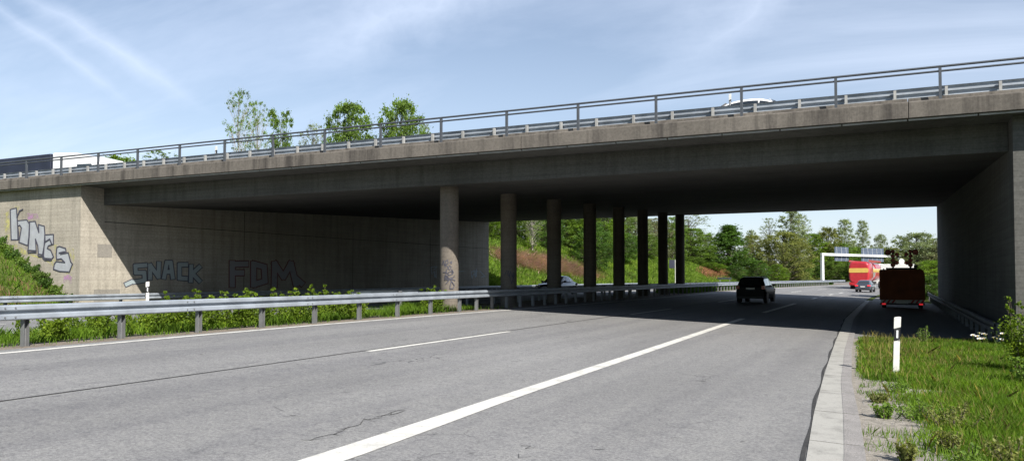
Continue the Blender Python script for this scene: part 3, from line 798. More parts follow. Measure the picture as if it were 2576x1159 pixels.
# tanker
def cylx(g, path, rad, n=24, mi=0): g.tube(path, rad, n, mi)
P3 = far(2153, 730, 99.)
tk = empty('tanker_lorry', (P3.x+.35, P3.y, road_z(P3.x-c1(P3.y))), R(-7), .93, label='red tanker lorry with a yellow band driving away beyond the bridge', cat='lorry')
def superr(y, hw, z0, z1, e=.45, n=28):
    out = []
    for k in range(n):
        a = 2*math.pi*k/n; cx, sx = math.cos(a), math.sin(a)
        out.append((hw*math.copysign(abs(cx)**e, cx), y, (z0+z1)/2+(z1-z0)/2*math.copysign(abs(sx)**e, sx)))
    return out
g = MB(); zt = 3.95
g.loft([superr(0.02, 1.0, 1.0, 3.4), superr(.0, 1.2, .95, 3.6), superr(.15, 1.27, .9, 3.75), superr(3.8, 1.27, .9, 3.75), superr(4.0, 1.22, .9, 3.7)]); g.build('tank_rear', M['tank_red'], tk)
g = MB(); g.loft([superr(4.0, 1.18, 1.1, 3.55, .8), superr(6.5, 1.2, 1.1, 3.55, .8)]); g.build('tank_middle', M['tank_silver'], tk)
g = MB(); g.loft([superr(6.5, 1.24, 1.1, 3.7, .6), superr(11.5, 1.24, 1.1, 3.7, .6)]); g.build('tank_front', M['tank_red'], tk)
g = MB(); g.loft([superr(-.012, 1.22, 2.25, 2.85, .2), superr(11.51, 1.285, 2.25, 2.85, .2)]); g.build('yellow_band', M['tank_yel'], tk)
g = MB().box(-.5, .5, .8, 11, 3.72, 3.78); g.box(-1.27, -1.22, .3, 11, 3.7, 3.95); g.box(1.22, 1.27, .3, 11, 3.7, 3.95); g.build('walkway', M['tank_red'], tk)
MB().box(-1.2, 1.2, -.06, .1, .55, .95).build('bumper', M['tank_red'], tk)
MB().box(-.5, .5, .3, 12, .7, 1.0).build('chassis', M['trim'], tk)
for sgn in (-1, 1): MB().box(min(sgn*.75, sgn*1.12), max(sgn*.75, sgn*1.12), -.1, -.05, .66, .84).build('tail_light', M['redlamp'], tk)
MB().box(-1.25, 1.25, 12.2, 14.2, .6, 3.6).build('driver_cab', M['white_paint'], tk, .12)
for y in (1.2, 2.5, 3.8, 11.2, 13.4):
    for sgn in (-1, 1): wheel('wheel', .5, .34, tk, (sgn*1.05, y, .5), M['alloy'])

# warning trailer and the lorry towing it
P4 = far(2270, 776, 44.9)
tr = empty('warning_trailer', (P4.x, P4.y, road_z(P4.x)), R(0), label='road works warning trailer with rusty orange board and folded signal lamps', cat='trailer')
hw = 1.17
g = MB(); g.prism([(-hw, .50), (hw, .50), (hw, 1.8), (hw-.06, 2.18), (hw-.22, 2.24), (-hw+.05, 2.24), (-hw, 2.18)], 'y', .0, .09); g.build('board', M['rust'], tr, .015)
g = MB()
for zz in (.9, 1.4, 1.9): g.box(-hw+.05, hw-.07, .092, .13, zz, zz+.07)
g.box(-hw+.2, -hw+.27, .131, .17, .5, 2.3); g.box(hw-.3, hw-.23, .131, .17, .5, 2.3); g.build('board_frame', M['trim'], tr)
n = 9
base = MB().box(-hw+.06, hw-.06, -.10, -.03, .33, .51).build('stripe_bar', M['post_white'], tr)
g = MB()
for i in range(n):
    if i in (3, 4, 5): continue
    if i == 6: g.build('stripes', M['stripe_red'], base); g = MB()
    x = -hw+.12+i*.245; g.add([(x, -.104, .335), (x+.11, -.104, .335), (x+.23, -.104, .505), (x+.12, -.104, .505)], [(0, 1, 2, 3)])
g.build('stripes', M['stripe_red'], base)
MB().box(-.3, .3, -.112, -.103, .3, .44).build('number_plate', M['plate'], tr)
MB().box(-hw+.03, hw-.03, -.08, 2.6, .22, .345).build('chassis', M['trim'], tr)
for sgn in (-1, 1):
    MB().box(sgn*.95-.1, sgn*.95+.1, -.11, -.082, .22, .31).build('tail_light', M['redlit'], tr, .01)
    for y in (1.0, 1.75): wheel('wheel', .33, .2, tr, (sgn*.95, y, .33), M['alloy'])
MB().box(-hw+.35, hw-.4, .0, .6, 2.245, 2.34).build('lamp_frame', M['trim'], tr, .02)
MB().box(.62, .82, .0, .2, 2.34, 2.50).build('warning_beacon', M['trim'], tr, .03)
def lamp(x, z, r, mat):
    lo = MB(); lo.tube([(x, -.05, z), (x, .08, z)], [r, r*.9], 16); lo.tube([(x, .08, z), (x, .14, z)], [r*.7, r*.3], 12); o = lo.build('lamp_housing', M['trim'], tr)
    MB().tube([(x, -.065, z), (x, -.052, z)], [r*.75, r*.85], 16).build('lens', mat, o)
for sgn in (-1, 1):
    MB().box(sgn*.45-.05, sgn*.45+.05, 0, .08, 2.34, 3.2).build('lamp_mast', M['trim'], tr)
    for dx, z, r in ((0, 3.27, .11), (.0, 3.0, .11), (.0, 2.76, .12), (0, 2.5, .13), (-.21, 3.1, .11)):
        lamp(sgn*(.45+dx), z, r, M['lamp_red'])
    lamp(sgn*.70, 3.22, .17, M['lamp_red'])
    MB().tube([(sgn*.45, .04, 3.2), (sgn*.15, .04, 3.0)], .03, 6).build('lamp_strut', M['trim'], tr)
    lamp(sgn*.27, 2.62, .12, M['lamp_red'])
MB().box(-.25, .25, .0, .06, 2.93, 3.0).build('lamp_strut', M['trim'], tr)
g = MB(); g.loft([superr(-.09, .13, 2.54, 2.84, 1.), superr(.0, .14, 2.52, 2.86, 1.)]); g.build('white_disc', mat_emit('white_disc_glow', (.9, .9, .85), .8), tr)  # white disc, glow added so it shows bright; no known lamp
pw = far(2213.5, 740, 66.)
tw = empty('service_lorry', (pw.x+1.3, pw.y, road_z(.5)), R(-3), label='white lorry mostly hidden ahead of the warning trailer, its left edge in sun', cat='lorry')
MB().box(-1.2, 1.2, 0, 4.5, .9, 1.5).build('flatbed', M['trim'], tw, .03)
MB().box(-1.24, 1.24, 0.02, 4.4, 1.5, 2.9).build('box_body', M['white_paint'], tw, .03)
MB().box(-1.15, 1.15, 4.6, 6.6, .5, 2.5).build('driver_cab', M['white_paint'], tw, .1)
MB().box(-1.0, 1.0, 4.585, 4.6, 1.6, 2.2).build('rear_window', M['glass'], tw)
for sgn in (-1, 1):
    MB().box(min(sgn*1.27, sgn*1.42), max(sgn*1.27, sgn*1.42), 5.9, 6.0, 1.7, 2.3).build('mirror', M['white_paint'], tw, .02)
    for y in (1.2, 5.6): wheel('wheel', .42, .26, tw, (sgn*1.0, y, .42), M['alloy'])

# lorry on the bridge
lz = 6.37+.042*(37.5-24.3)
lo = empty('articulated_lorry', (-54.6, 37.5, lz), 0, label='white cab and dark trailer of a lorry on the bridge at far left', cat='lorry')
MB().box(-13.4, 0, -1.25, 1.25, 1.1, 3.75).build('trailer_box', M['tarp'], lo, .04)
MB().box(-13.4, 1.0, -.5, .5, .7, 1.08).build('chassis', M['trim'], lo)
g = MB(); pr = [(.15, .5), (5.3, .5), (5.6, 1.6), (5.35, 2.75), (4.6, 3.2), (2.6, 3.66), (.15, 3.82)]
g.prism(pr, 'y', -1.22, 1.22); g.build('driver_cab', M['white_paint'], lo, .12)
for y in (-1.235, 1.235):
    g = MB(); g.add([(2.9, y, 2.15), (4.9, y, 2.1), (4.4, y, 2.75), (2.9, y, 2.8)], [(0, 1, 2, 3)]); g.build('side_window', M['glass'], lo)
g = MB(); g.add([(5.615, -1.1, 1.7), (5.615, 1.1, 1.7), (5.33, 1.1, 2.5), (5.33, -1.1, 2.5)], [(0, 1, 2, 3)]); g.build('windscreen', M['glass'], lo)
for x in (-11, -9.6, -8.2, 1.6, 4.5):
    for sg_ in (-1, 1):
        w = wheel('wheel', .5, .32, lo, (sg_*.01, 0, 0), M['alloy']); w.rotation_euler = (0, 0, R(90)); w.location = (x, sg_*1.05, .5)

# ------------------------------------------------------------------ gantry and small sign
ga, gb = far(2069, 703, 214), far(2245, 651, 232)
gt = empty('sign_gantry', (ga.x, ga.y, gz(ga.x, ga.y)), label='white steel motorway gantry seen from behind with grey sign backs', cat='gantry')
zb = gt.location.z; gtop = 1.78+(697-639)/FPX*214-zb
dv = Vector((gb.x-ga.x, gb.y-ga.y, 0)); dz_ = (1.78+(697-644.5)/FPX*232-zb)-gtop
L_ = dv.length*1.12
ang = math.atan2(dv.y, dv.x); gt.rotation_euler = (0, 0, ang)
MB().loft([[(-.42, -.35, -.5), (.42, -.35, -.5), (.42, .35, -.5), (-.42, .35, -.5)], [(-.5, -.4, .3), (.5, -.4, .3), (.5, .4, .3), (-.5, .4, .3)], [(-.4, -.33, .5), (.4, -.33, .5), (.4, .33, .5), (-.4, .33, .5)], [(-.36, -.3, gtop), (.36, -.3, gtop), (.36, .3, gtop), (-.36, .3, gtop)]], smooth=False).build('pole', M['gantry'], gt)
MB().loft([[(-.4, -.3, gtop-.38), (-.4, .3, gtop-.38), (-.4, .3, gtop+.32), (-.4, -.3, gtop+.32)], [(L_, -.25, gtop+dz_-.3), (L_, .25, gtop+dz_-.3), (L_, .25, gtop+dz_+.25), (L_, -.25, gtop+dz_+.25)]], smooth=False).build('crossbeam', M['gantry'], gt)
MB().box(L_-.6, L_, -.3, .3, -.5, gtop).build('pole', M['gantry'], gt)
def gx(px): return (px-2069)/(2245-2069)*dv.length*(1.0)
for x0, x1, ribs in ((2102, 2135.5, 3), (2167.5, 2225.5, 5)):
    a, b = gx(x0), gx(x1)
    z0, z1 = gtop+dz_*a/L_-1.75, gtop+dz_*a/L_+2.15
    pn = MB().box(a, b, .45, .52, z0, z1).build('sign_panel', M['sign_back'], gt)
    for k in range(ribs):
        x = a+(b-a)*(k+.4)/(ribs)
        MB().add([(x-.05, .26, z0+1.4), (x+.05, .26, z0+1.4), (x+.05, .45, z1), (x-.05, .45, z1), (x-.05, .449, z0), (x+.05, .449, z0)], [(0, 1, 2, 3), (4, 5, 1, 0)]).build('rib', M['sign_rib'], pn)
sp = far(1696, 676, 118)
ss = empty('road_sign', (sp.x, sp.y, gz(sp.x, sp.y)), R(20), label='small blue road sign on a white post on the grassy slope behind the columns', cat='sign')
hz = sp.z-ss.location.z
MB().box(-.75, .1, 0, .04, hz+.1, hz+1.35).build('panel', M['tarp'], ss, .01); MB().box(.12, .18, -.04, .08, -.3, hz+1.4).build('post', M['post_white'], ss)

# ------------------------------------------------------------------ trees
def leaf_cloud(cs, rs, n, size, rng, flat=.75, asp=1.):
    """n quads around clump centres cs with radii rs"""
    idx = rng.randint(0, len(cs), n); d = rng.normal(size=(n, 3)); d /= np.linalg.norm(d, axis=1)[:, None]
    rad = rs[idx]*(rng.rand(n)**.6)*np.where(rng.rand(n) < .25, 2.0, 1.)
    A = np.array([asp, asp, 1.])
    p = cs[idx]+d*rad[:, None]*np.array([asp, asp, flat])
    a = rng.normal(size=(n, 3)); a /= np.linalg.norm(a, axis=1)[:, None]
    b = np.cross(a, rng.normal(size=(n, 3))); b /= np.linalg.norm(b, axis=1)[:, None]
    s = size*(.6+.8*rng.rand(n))[:, None]
    a = a*A; b = b*A
    q = np.stack([p-a*s*.5, p-b*s*.38, p+a*s*.6, p+b*s*.38], 1)
    return q.reshape(-1, 3)
def tree_mesh(seed, style):
    """unit-height tree: returns trunk MB and crown vertices"""
    rng = np.random.RandomState(seed); rr = random.Random(seed)
    st = dict(round=(300, .050, 24000, .0155, .05, 1.5), cone=(280, .05, 22000, .016, .03, 1.9), airy=(230, .022, 6500, .0085, .14, 2.6), poplar=(170, .036, 13000, .012, .10, 2.6),
              ivy=(130, .040, 16000, .012, .10, 2.4), olive=(300, .052, 23000, .015, .02, 1.5), hazy=(280, .045, 17000, .014, .04, 1.6))[style]
    nc, cr, nl, sz, zb, asp = st
    cs = []
    while len(cs) < nc:
        z = zb+(1-zb)*rr.random(); f = (z-zb)/(1-zb)
        if style == 'cone': prof = .9*(1-f)**.75*(.35+.65*min(1, f*6))
        elif style == 'poplar': prof = .8*math.sin(math.pi*min(1, f*.92+.06))**.6*(.7+.5*f)
        elif style == 'airy': prof = (.35+.65*f)*math.sqrt(max(0, 1-(max(0, f-.55)/.47)**2))
        elif style == 'ivy': prof = .55+.35*math.sin(f*9+seed)
        elif style == 'olive': prof = math.sqrt(max(0, 1-((f-.42)/.6)**2))
        else: prof = math.sqrt(max(0, 1-((f-.45)/.58)**2))
        a = rr.random()*2*math.pi; rad = (rr.random()**(.45))*prof*.5
        if style == 'ivy':
            sx = -.17 if len(cs) % 2 else .2; h = z*(1 if sx < 0 else .97)
            cs.append((sx*(.3+.9*h)+.13*rr.uniform(-1, 1), .13*rr.uniform(-1, 1), h)); continue
        cs.append((rad*math.cos(a), rad*math.sin(a), z))
    cs = np.array(cs); cs[:, 2] = np.minimum(cs[:, 2], .97)
    rs = cr*(.55+.9*rng.rand(nc))*np.where(cs[:, 2] > .8, .75, 1.)
    q = leaf_cloud(cs, rs, nl, sz, rng, .8, asp)
    tb = MB(); tw_ = .018 if style in ('airy', 'poplar', 'ivy') else .022
    lean = rr.uniform(-.03, .03)
    trunk = [(0, 0, -.03), (lean*.3, 0, .2), (lean, lean*.5, .5), (lean*1.4, lean, .78), (lean*1.5, lean, .92)]
    tb.v = []; tb.tube(trunk, [tw_*1.25, tw_, tw_*.7, tw_*.35, tw_*.12], 7)
    for i in range(0, nc, 2):
        cx, cy, cz = cs[i]; z0 = max(zb*.8, cz-.10-.4*math.hypot(cx, cy)); z0 = min(z0, .85)
        px, py = np.interp(z0, [p[2] for p in trunk], [p[0] for p in trunk]), np.interp(z0, [p[2] for p in trunk], [p[1] for p in trunk])
        r0 = tw_*.3*(1-z0*.6)
        tb.tube([(px, py, z0), (px+(cx-px)*.45, py+(cy-py)*.45, z0+(cz-z0)*.6), (cx, cy, cz)], [r0, r0*.6, r0*.2], 4, cap=False)
        if style in ('airy',):
            for _ in range(3):
                e = (cx+rr.uniform(-.05, .05), cy+rr.uniform(-.05, .05), cz+rr.uniform(-.02, .07))
                tb.tube([(cx+(px-cx)*.3, cy+(py-cy)*.3, cz-(cz-z0)*.25), e], [r0*.35, r0*.1], 3, cap=False)
    return tb, q
protos = {}
def tree(style, leafmat, x, ytop, z, width, label, base=None, name='broadleaf_tree', bark='bark', group='trees beyond the bridge', seed=None, halfw=True):
    """tree whose trunk stands at picture column x, distance z; top reaches ytop; width in same units"""
    top = far(x, ytop, z); b = gz(top.x, top.y) if base is None else base
    h = top.z-b; w = width/FPX*z
    sd = hash(style) % 1 + (seed if seed is not None else random.Random(int(x)).randint(0, 2))
    key = (style, sd)
    if key not in protos:
        tb, q = tree_mesh(sd*17+len(style), style)
        tme = bpy.data.meshes.new('trunk'); tme.from_pydata(tb.v, [], tb.f); tme.update()
        protos[key] = (tme, q)
        protos[key+('crown',)] = {}
    tme, q = protos[key]; cr = protos[key+('crown',)]
    t = empty(name, (top.x, top.y, b), random.Random(int(x*7+z)).uniform(-.7, .7), (w, w, h), label=label, cat='tree', group=group)
    if style == 'ivy': t.rotation_euler.z = YAW
    if bark not in cr: m2 = tme.copy(); m2.materials.append(M[bark]); cr[bark] = m2
    o = bpy.data.objects.new('trunk', cr[bark]); COL.objects.link(o); o.parent = t
    if leafmat not in cr:
        o = np_mesh('crown', q, 4, M[leafmat], t); cr[leafmat] = o.data
    else:
        o = bpy.data.objects.new('crown', cr[leafmat]); COL.objects.link(o); o.parent = t
    return t
GA = 'trees showing above the bridge'
GF = 'trees in the view under the bridge'
tree('airy', 'lf_mid', 604, 222, 100, 96, 'tall thin airy tree above the bridge, the highest of all, leftmost of the group', bark='palebark', group=GA, seed=0)
tree('airy', 'lf_mid', 648, 250, 104, 84, 'slightly lower airy tree touching the tallest tree above the bridge', bark='palebark', group=GA, seed=1)
tree('ivy', 'lf_mid', 704, 272, 98, 86, 'two-stemmed tree with ivy-clad leafy trunks above the bridge, just right of the airy pair', group=GA, seed=0)
tree('airy', 'lf_pale', 790, 308, 104, 110, 'low sparse pale tree above the bridge left of the two dense crowns', group=GA, seed=2)
tree('round', 'lf_mid', 882, 262, 98, 150, 'dense broad green crown above the bridge middle, left one of two', group=GA, seed=0)
tree('round', 'lf_mid', 1010, 254, 96, 150, 'dense rounded crown above the bridge, rightmost large one, crossing the railing', group=GA, seed=1)
tree('airy', 'lf_pale', 1066, 305, 100, 60, 'tiny wispy treetop above the bridge, right of the dense crowns', group=GA, seed=0)
tree('round', 'lf_bright', 302, 393, 120, 170, 'low rounded treetop peeping above the bridge rail beside the lorry', group=GA, seed=2)
tree('airy', 'lf_mid', 404, 377, 118, 150, 'small loose treetop above the bridge rail between lorry and left delineator', group=GA, seed=1)
# between and behind the columns
tree('round', 'lf_bright', 1228, 520, 96, 117, 'bright green tree on the slope seen left of the second column, by the abutment edge', group=GF, seed=1)
tree('airy', 'lf_bright', 1262, 500, 102, 104, 'thin pale-stemmed tree showing at the second column above the slope', bark='palebark', group=GF, seed=1)
tree('round', 'lf_mid', 1322, 500, 106, 130, 'green woodland tree just right of the second column', group=GF, seed=2)
tree('airy', 'lf_bright', 1340, 515, 98, 91, 'young birch-like tree with pale stem in the gap after the second column', bark='palebark', group=GF, seed=0)
tree('round', 'lf_dark', 1372, 530, 104, 104, 'darker bushy tree at the left side of the third column', group=GF, seed=0)
tree('round', 'lf_mid', 1425, 500, 112, 124, 'tall leafy tree in the gap between third and fourth columns', group=GF, seed=0)
tree('poplar', 'lf_bright', 1462, 505, 110, 78, 'narrow bright tree beside the fourth column, on its left', group=GF, seed=1)
tree('round', 'lf_dark', 1494, 560, 104, 104, 'dark low tree half hidden by the fourth column', group=GF, seed=1)
tree('round', 'lf_bright', 1522, 520, 116, 106, 'sunlit tree filling the gap between fourth and fifth columns', group=GF, seed=2)
tree('poplar', 'lf_mid', 1560, 500, 128, 85, 'slender tree behind the fifth column', group=GF, seed=2)
tree('round', 'lf_dark', 1560, 585, 118, 109, 'dark bushy tree at the foot of the wood behind the fifth column', group=GF, seed=2)
tree('hazy', 'lf_pale', 1598, 545, 142, 104, 'pale hazy tree in the gap between fifth and sixth columns', group=GF, seed=0)
tree('round', 'lf_mid', 1622, 590, 132, 91, 'mid green tree behind the sixth column', group=GF, seed=1)
tree('hazy', 'lf_grey', 1650, 548, 150, 91, 'greyish tree between sixth and seventh columns', group=GF, seed=1)
tree('hazy', 'lf_mid', 1690, 545, 152, 83, 'tree between seventh and eighth columns above the small sign', group=GF, seed=2)
tree('airy', 'lf_pale', 1736, 532, 165, 139, 'tall sparse-topped tree immediately right of the last column', group=GF, seed=2)
tree('round', 'lf_mid', 1736, 575, 158, 139, 'broad mid green tree at right foot of the last column', group=GF, seed=0)
tree('hazy', 'lf_grey', 1776, 588, 165, 76, 'grey-brown bushy tree left of the dark cone-shaped tree', group=GF, seed=2)
tree('cone', 'lf_dark', 1833, 566, 160, 165, 'dark green cone-shaped tree rising against the sky above the reddish weeds', name='conical_tree', group=GF, seed=1)
tree('hazy', 'lf_pale', 1889, 578, 230, 38, 'small distant treetop behind the gap right of the cone-shaped tree', group=GF, seed=1)
tree('olive', 'lf_olive', 1892, 592, 172, 79, 'narrow olive-brown rounded tree right of the cone-shaped tree', group=GF, seed=0)
tree('airy', 'lf_pale', 1934, 546, 215, 66, 'pale airy tree behind and left of the tallest one', group=GF, seed=1)
tree('poplar', 'lf_pale', 1990, 528, 210, 94, 'tallest pale loose-crowned tree seen under the bridge', group=GF, seed=0)
tree('airy', 'lf_pale', 2012, 538, 214, 76, 'sparse right-hand companion of the tallest pale tree', group=GF, seed=0)
tree('olive', 'lf_olive', 1970, 584, 166, 148, 'very large round olive green tree above the black car', group=GF, seed=1)
tree('round', 'lf_bright', 2040, 588, 240, 102, 'rich green round tree just left of the gantry pole', group=GF, seed=1)
tree('round', 'lf_olive', 2084, 572, 240, 84, 'brownish green tree behind the gantry pole', group=GF, seed=2)
tree('poplar', 'lf_pale', 2124, 551, 250, 66, 'pale upright tree over the left sign panel', group=GF, seed=1)
tree('round', 'lf_mid', 2108, 612, 240, 115, 'mid green tree behind the left half of the gantry beam', group=GF, seed=0)
tree('poplar', 'lf_pale', 2168, 553, 252, 48, 'lone narrow vase-shaped tree between the two sign panels', group=GF, seed=2)
tree('round', 'lf_mid', 2158, 622, 244, 102, 'green tree low behind the gap between the sign panels', group=GF, seed=1)
tree('hazy', 'lf_pale', 2214, 589, 250, 43, 'small distant tree over the right sign panel', group=GF, seed=0)
tree('round', 'lf_bright', 2195, 624, 246, 97, 'leafy tree behind the red tanker', group=GF, seed=2)
tree('round', 'lf_pale', 2306, 586, 210, 150, 'big rounded hazy green tree behind the warning trailer lamps', group=GF, seed=1)
tree('round', 'lf_grey', 2368, 606, 205, 120, 'hazy tree cut off by the right abutment wall', group=GF, seed=2)
tree('round', 'lf_olive', 2240, 624, 244, 97, 'olive tree low behind the end of the gantry', group=GF, seed=0)
for i, (x, yt, z, w, m_) in enumerate([(1745, 645, 150, 60, 'lf_mid'), (1790, 660, 150, 70, 'lf_bright'), (1850, 668, 152, 60, 'lf_dark'), (1905, 655, 158, 66, 'lf_dark'), (1955, 665, 160, 60, 'lf_bright'), (2010, 650, 170, 70, 'lf_mid'), (2045, 662, 224, 50, 'lf_dark'), (2100, 655, 232, 60, 'lf_mid'), (2142, 650, 236, 60, 'lf_dark')]):
    lb = ['low bush left of the reddish weeds, under the sparse-topped tree', 'bright bush between reddish weeds and cone-shaped tree', 'dark bush at the right foot of the cone-shaped tree', 'dark bush under the narrow olive-brown tree',
          'bright bush under the large round olive tree', 'bush between the large olive tree and the gantry pole', 'dark bush at the gantry pole base', 'bush under the left sign panel', 'dark bush left of the red tanker'][i]
    tree('round', m_, x, yt, z, w, lb, name='bush', group='bushes at the wood edge', seed=i % 3)
bx = tree('round', 'lf_bright', 2348, 655, 68, 110, 'bright green bush beyond the right abutment wall, beside the warning trailer', name='bush', group='bushes by the right wall', seed=0)
tree('round', 'lf_dark', 2350, 690, 64, 70, 'dark shaded bush at the foot of the right abutment end', name='bush', group='bushes by the right wall', seed=1)
wl = ['first', 'second', 'third', 'fourth', 'fifth', 'sixth', 'seventh', 'eighth']
for i, (st, mt, x, yt, z, w_) in enumerate([('round', 'lf_mid', 1250, 540, 118, 110), ('round', 'lf_dark', 1300, 530, 124, 120), ('round', 'lf_bright', 1390, 520, 128, 120), ('round', 'lf_mid', 1450, 530, 130, 120), ('round', 'lf_mid', 1505, 520, 132, 110), ('hazy', 'lf_mid', 1580, 530, 150, 110), ('round', 'lf_mid', 1640, 560, 160, 90), ('hazy', 'lf_bright', 1700, 560, 162, 90)]):
    tree(st, mt, x, yt, z, w_, 'tree deep in the wood behind the columns, '+wl[i]+' of the back row from the left', group='back row of the wood', seed=i % 3)
# far wood closing the horizon
rng = np.random.RandomState(5); n = 260
ax = rng.uniform(-420, 120, n); ay = 320+rng.uniform(0, 80, n)+np.abs(ax)*-.25
cs = np.repeat(np.stack([ax, ay, np.full(n, 3.)], 1), 6, 0); cs[:, 0] += rng.normal(size=len(cs))*3; cs[:, 2] += rng.rand(len(cs))*9
o = np_mesh('distant_wood', leaf_cloud(cs, np.full(len(cs), 3.2), 60000, 1.1, rng), 4, M['lf_grey']); tag(o, 'low distant strip of woodland on the horizon', 'woodland', kind='stuff')

# ------------------------------------------------------------------ low plants
def vnoise(x, y, s, seed=0):
    a = np.sin(x*s*1.3+seed)+np.sin(y*s*1.1+seed*2.1)+np.sin((x+y)*s*.7+seed*.7)+np.sin((x*.8-y*1.3)*s*1.9+seed)
    return a/4
def blades(name, x, y, z, h, w, mat, label=None, cat='grass', lean=.35, seed=1):
    rng = np.random.RandomState(seed); n = len(x)
    th = rng.rand(n)*2*np.pi; dx, dy = np.cos(th)*w/2, np.sin(th)*w/2
    lx, ly = rng.normal(size=n)*lean*h, rng.normal(size=n)*lean*h
    p = np.stack([x, y, z], 1)
    a = p+np.stack([-dx, -dy, 0*h], 1); b = p+np.stack([dx, dy, 0*h], 1)
    m1 = p+np.stack([lx*.4+dx*.7, ly*.4+dy*.7, h*.6], 1); m0 = p+np.stack([lx*.4-dx*.7, ly*.4-dy*.7, h*.6], 1)
    tp = p+np.stack([lx, ly, h], 1)
    q = np.stack([a, b, m1, tp, m0], 1).reshape(-1, 3)
    o = np_mesh(name, q, 5, mat); tag(o, label, cat, kind='stuff'); return o
rng = np.random.RandomState(11)
def scatter(n, x0, x1, y0, y1, dens, power=1.):
    x = rng.uniform(x0, x1, n); y = y0+(y1-y0)*rng.rand(n)**power
    k = rng.rand(n) < dens(x, y); return x[k], y[k]
# right verge
def vd(x, y):
    gr = np.interp(y, [5, 8, 10.8, 15.2, 22.6], [-.25, -.3, -.42, -.69, -1.0])
    t = np.clip((x-gr-.62+.25*vnoise(x, y, 1.6, 2))/.8, 0, 1)*.95+.12*(vnoise(x, y, 3., 1) > .15)
    far_ = np.clip((y-12.5)/3, 0, 1)*np.clip((x-gr-.05)/.3, 0, 1)*(.5+.5*(vnoise(x, y, 2.2, 4) > -.2))
    bare = (vnoise(x, y, 1.9, 6) < -.30)*(x < 2.2)*(y < 15)
    return np.clip(np.maximum(t, far_), 0, 1)*(x > gr+.04)*(1-.85*bare)
x, y = scatter(420000, -1., 4.6, 4.5, 25.2, vd, 1.15)
h = (.05+.16*rng.rand(len(x)))*(.65+.5*(vnoise(x, y, 1.1, 3)+1)*.6)*np.clip(.55+(x+.5)*.35, .45, 1.25)
blades('verge_grass', x, y, ground(x, y)-.03, h, .004+.0006*y, M['blade'], 'bright green grass on the right verge around the white post')
x, y = scatter(16000, -.9, 4.6, 5, 25, lambda x, y: vd(x, y)*.8)
blades('dry_grass', x, y, ground(x, y)-.03, .08+.22*rng.rand(len(x)), .006+.0004*y, M['blade_dry'], 'dry yellowish stems among the right verge grass', seed=4)
# pebbles and grit on the bare gravel
npb = 2600; xp = rng.uniform(-.7, 1.6, npb); yp = 5+16*rng.rand(npb)**1.4; gl = np.interp(yp, [5, 8, 10.8, 15.2, 22.6], [-.2, -.27, -.40, -.66, -.95]); kk = xp > gl+.02; xp, yp = xp[kk], yp[kk]
pb = []
for X_, Y_ in zip(xp, yp):
    q = rr_ = rng.uniform(.006, .02); z_ = gz(X_, Y_)-.012; a_ = rng.rand()*6.28; ca, sa = math.cos(a_)*q, math.sin(a_)*q
    P_ = [(X_+ca, Y_+sa, z_), (X_-sa, Y_+ca, z_), (X_-ca, Y_-sa, z_), (X_+sa, Y_-ca, z_)]; T_ = (X_, Y_, z_+q*.9)
    for k in range(4): pb += [P_[k], P_[(k+1) % 4], T_]
tag(np_mesh('pebbles', np.array(pb), 3, M['gutter']), 'loose grit and pebbles on the bare verge beside the gutter', 'gravel', kind='stuff')
# median
x, y = scatter(42000, -16.6, -14.4, 3, 27, lambda x, y: .3+.6*(vnoise(x, y, 2., 5) > -.1))
blades('median_grass', x, y, np.full(len(x), .5), (.12+.3*rng.rand(len(x)))*(.8+.4*vnoise(x, y, 1.4, 7)), .016, M['blade'], 'tall grass growing under the nearest guard rail on the median', seed=5)
x, y = scatter(1500, -14.35, -13.95, 3, 29, lambda x, y: .25+.75*(vnoise(x, y, 1.5, 9) > .25))
blades('edge_grass', x, y, np.full(len(x), .54), .05+.16*rng.rand(len(x)), .014, M['blade'], 'short tufts at the posts of the nearest guard rail', seed=6)
# left embankment weeds and far slope
def sl(x, y): return .35+.6*(vnoise(x, y, .8, 3) > -.2)
x, y = scatter(22000, -48, -32.5, 5, 23.2, sl)
blades('embankment_grass', x, y, ground(x, y)-.05, .1+.3*rng.rand(len(x)), .035, M['blade'], 'grass on the embankment left of the graffiti wing wall', seed=7)
x, y = scatter(16000, -48, -32.5, 5, 23.2, lambda x, y: .1+.9*(vnoise(x, y, 1.1, 13) > 0))
blades('embankment_weeds', x, y, ground(x, y)-.05, .1+.25*rng.rand(len(x)), .045, M['weed_brown'], 'brownish dry weeds on the embankment left of the wing wall', seed=17)
u = rng.uniform(-46, -32.4, 120000); y = rng.uniform(63.5, 165, 120000); x = u+curve(y)
blades('slope_grass', x, y, ground(x, y)-.1, (.15+.5*rng.rand(len(x))), .11, M['lf_bright'], 'sunny green grass slope beyond the bridge, behind the columns', seed=8)
u = rng.uniform(-46, -17.4, 60000); y = rng.uniform(64, 250, 60000); x = u+curve(y); k = (u < -31.2) | (u > -17.1); x, y = x[k], y[k]
blades('meadow_grass', x, y, ground(x, y)-.1, (.15+.45*rng.rand(len(x))), .13, M['lf_olive'], 'meadow grass between the far road and the woods', seed=9)
u = rng.uniform(-17, -14.2, 16000); y = rng.uniform(60, 140, 16000); x = u+curve(y)
blades('median_weeds', x, y, np.full(len(x), .5), (.2+.5*rng.rand(len(x))), .08, M['lf_dark'], 'weeds on the median beyond the bridge', seed=10)

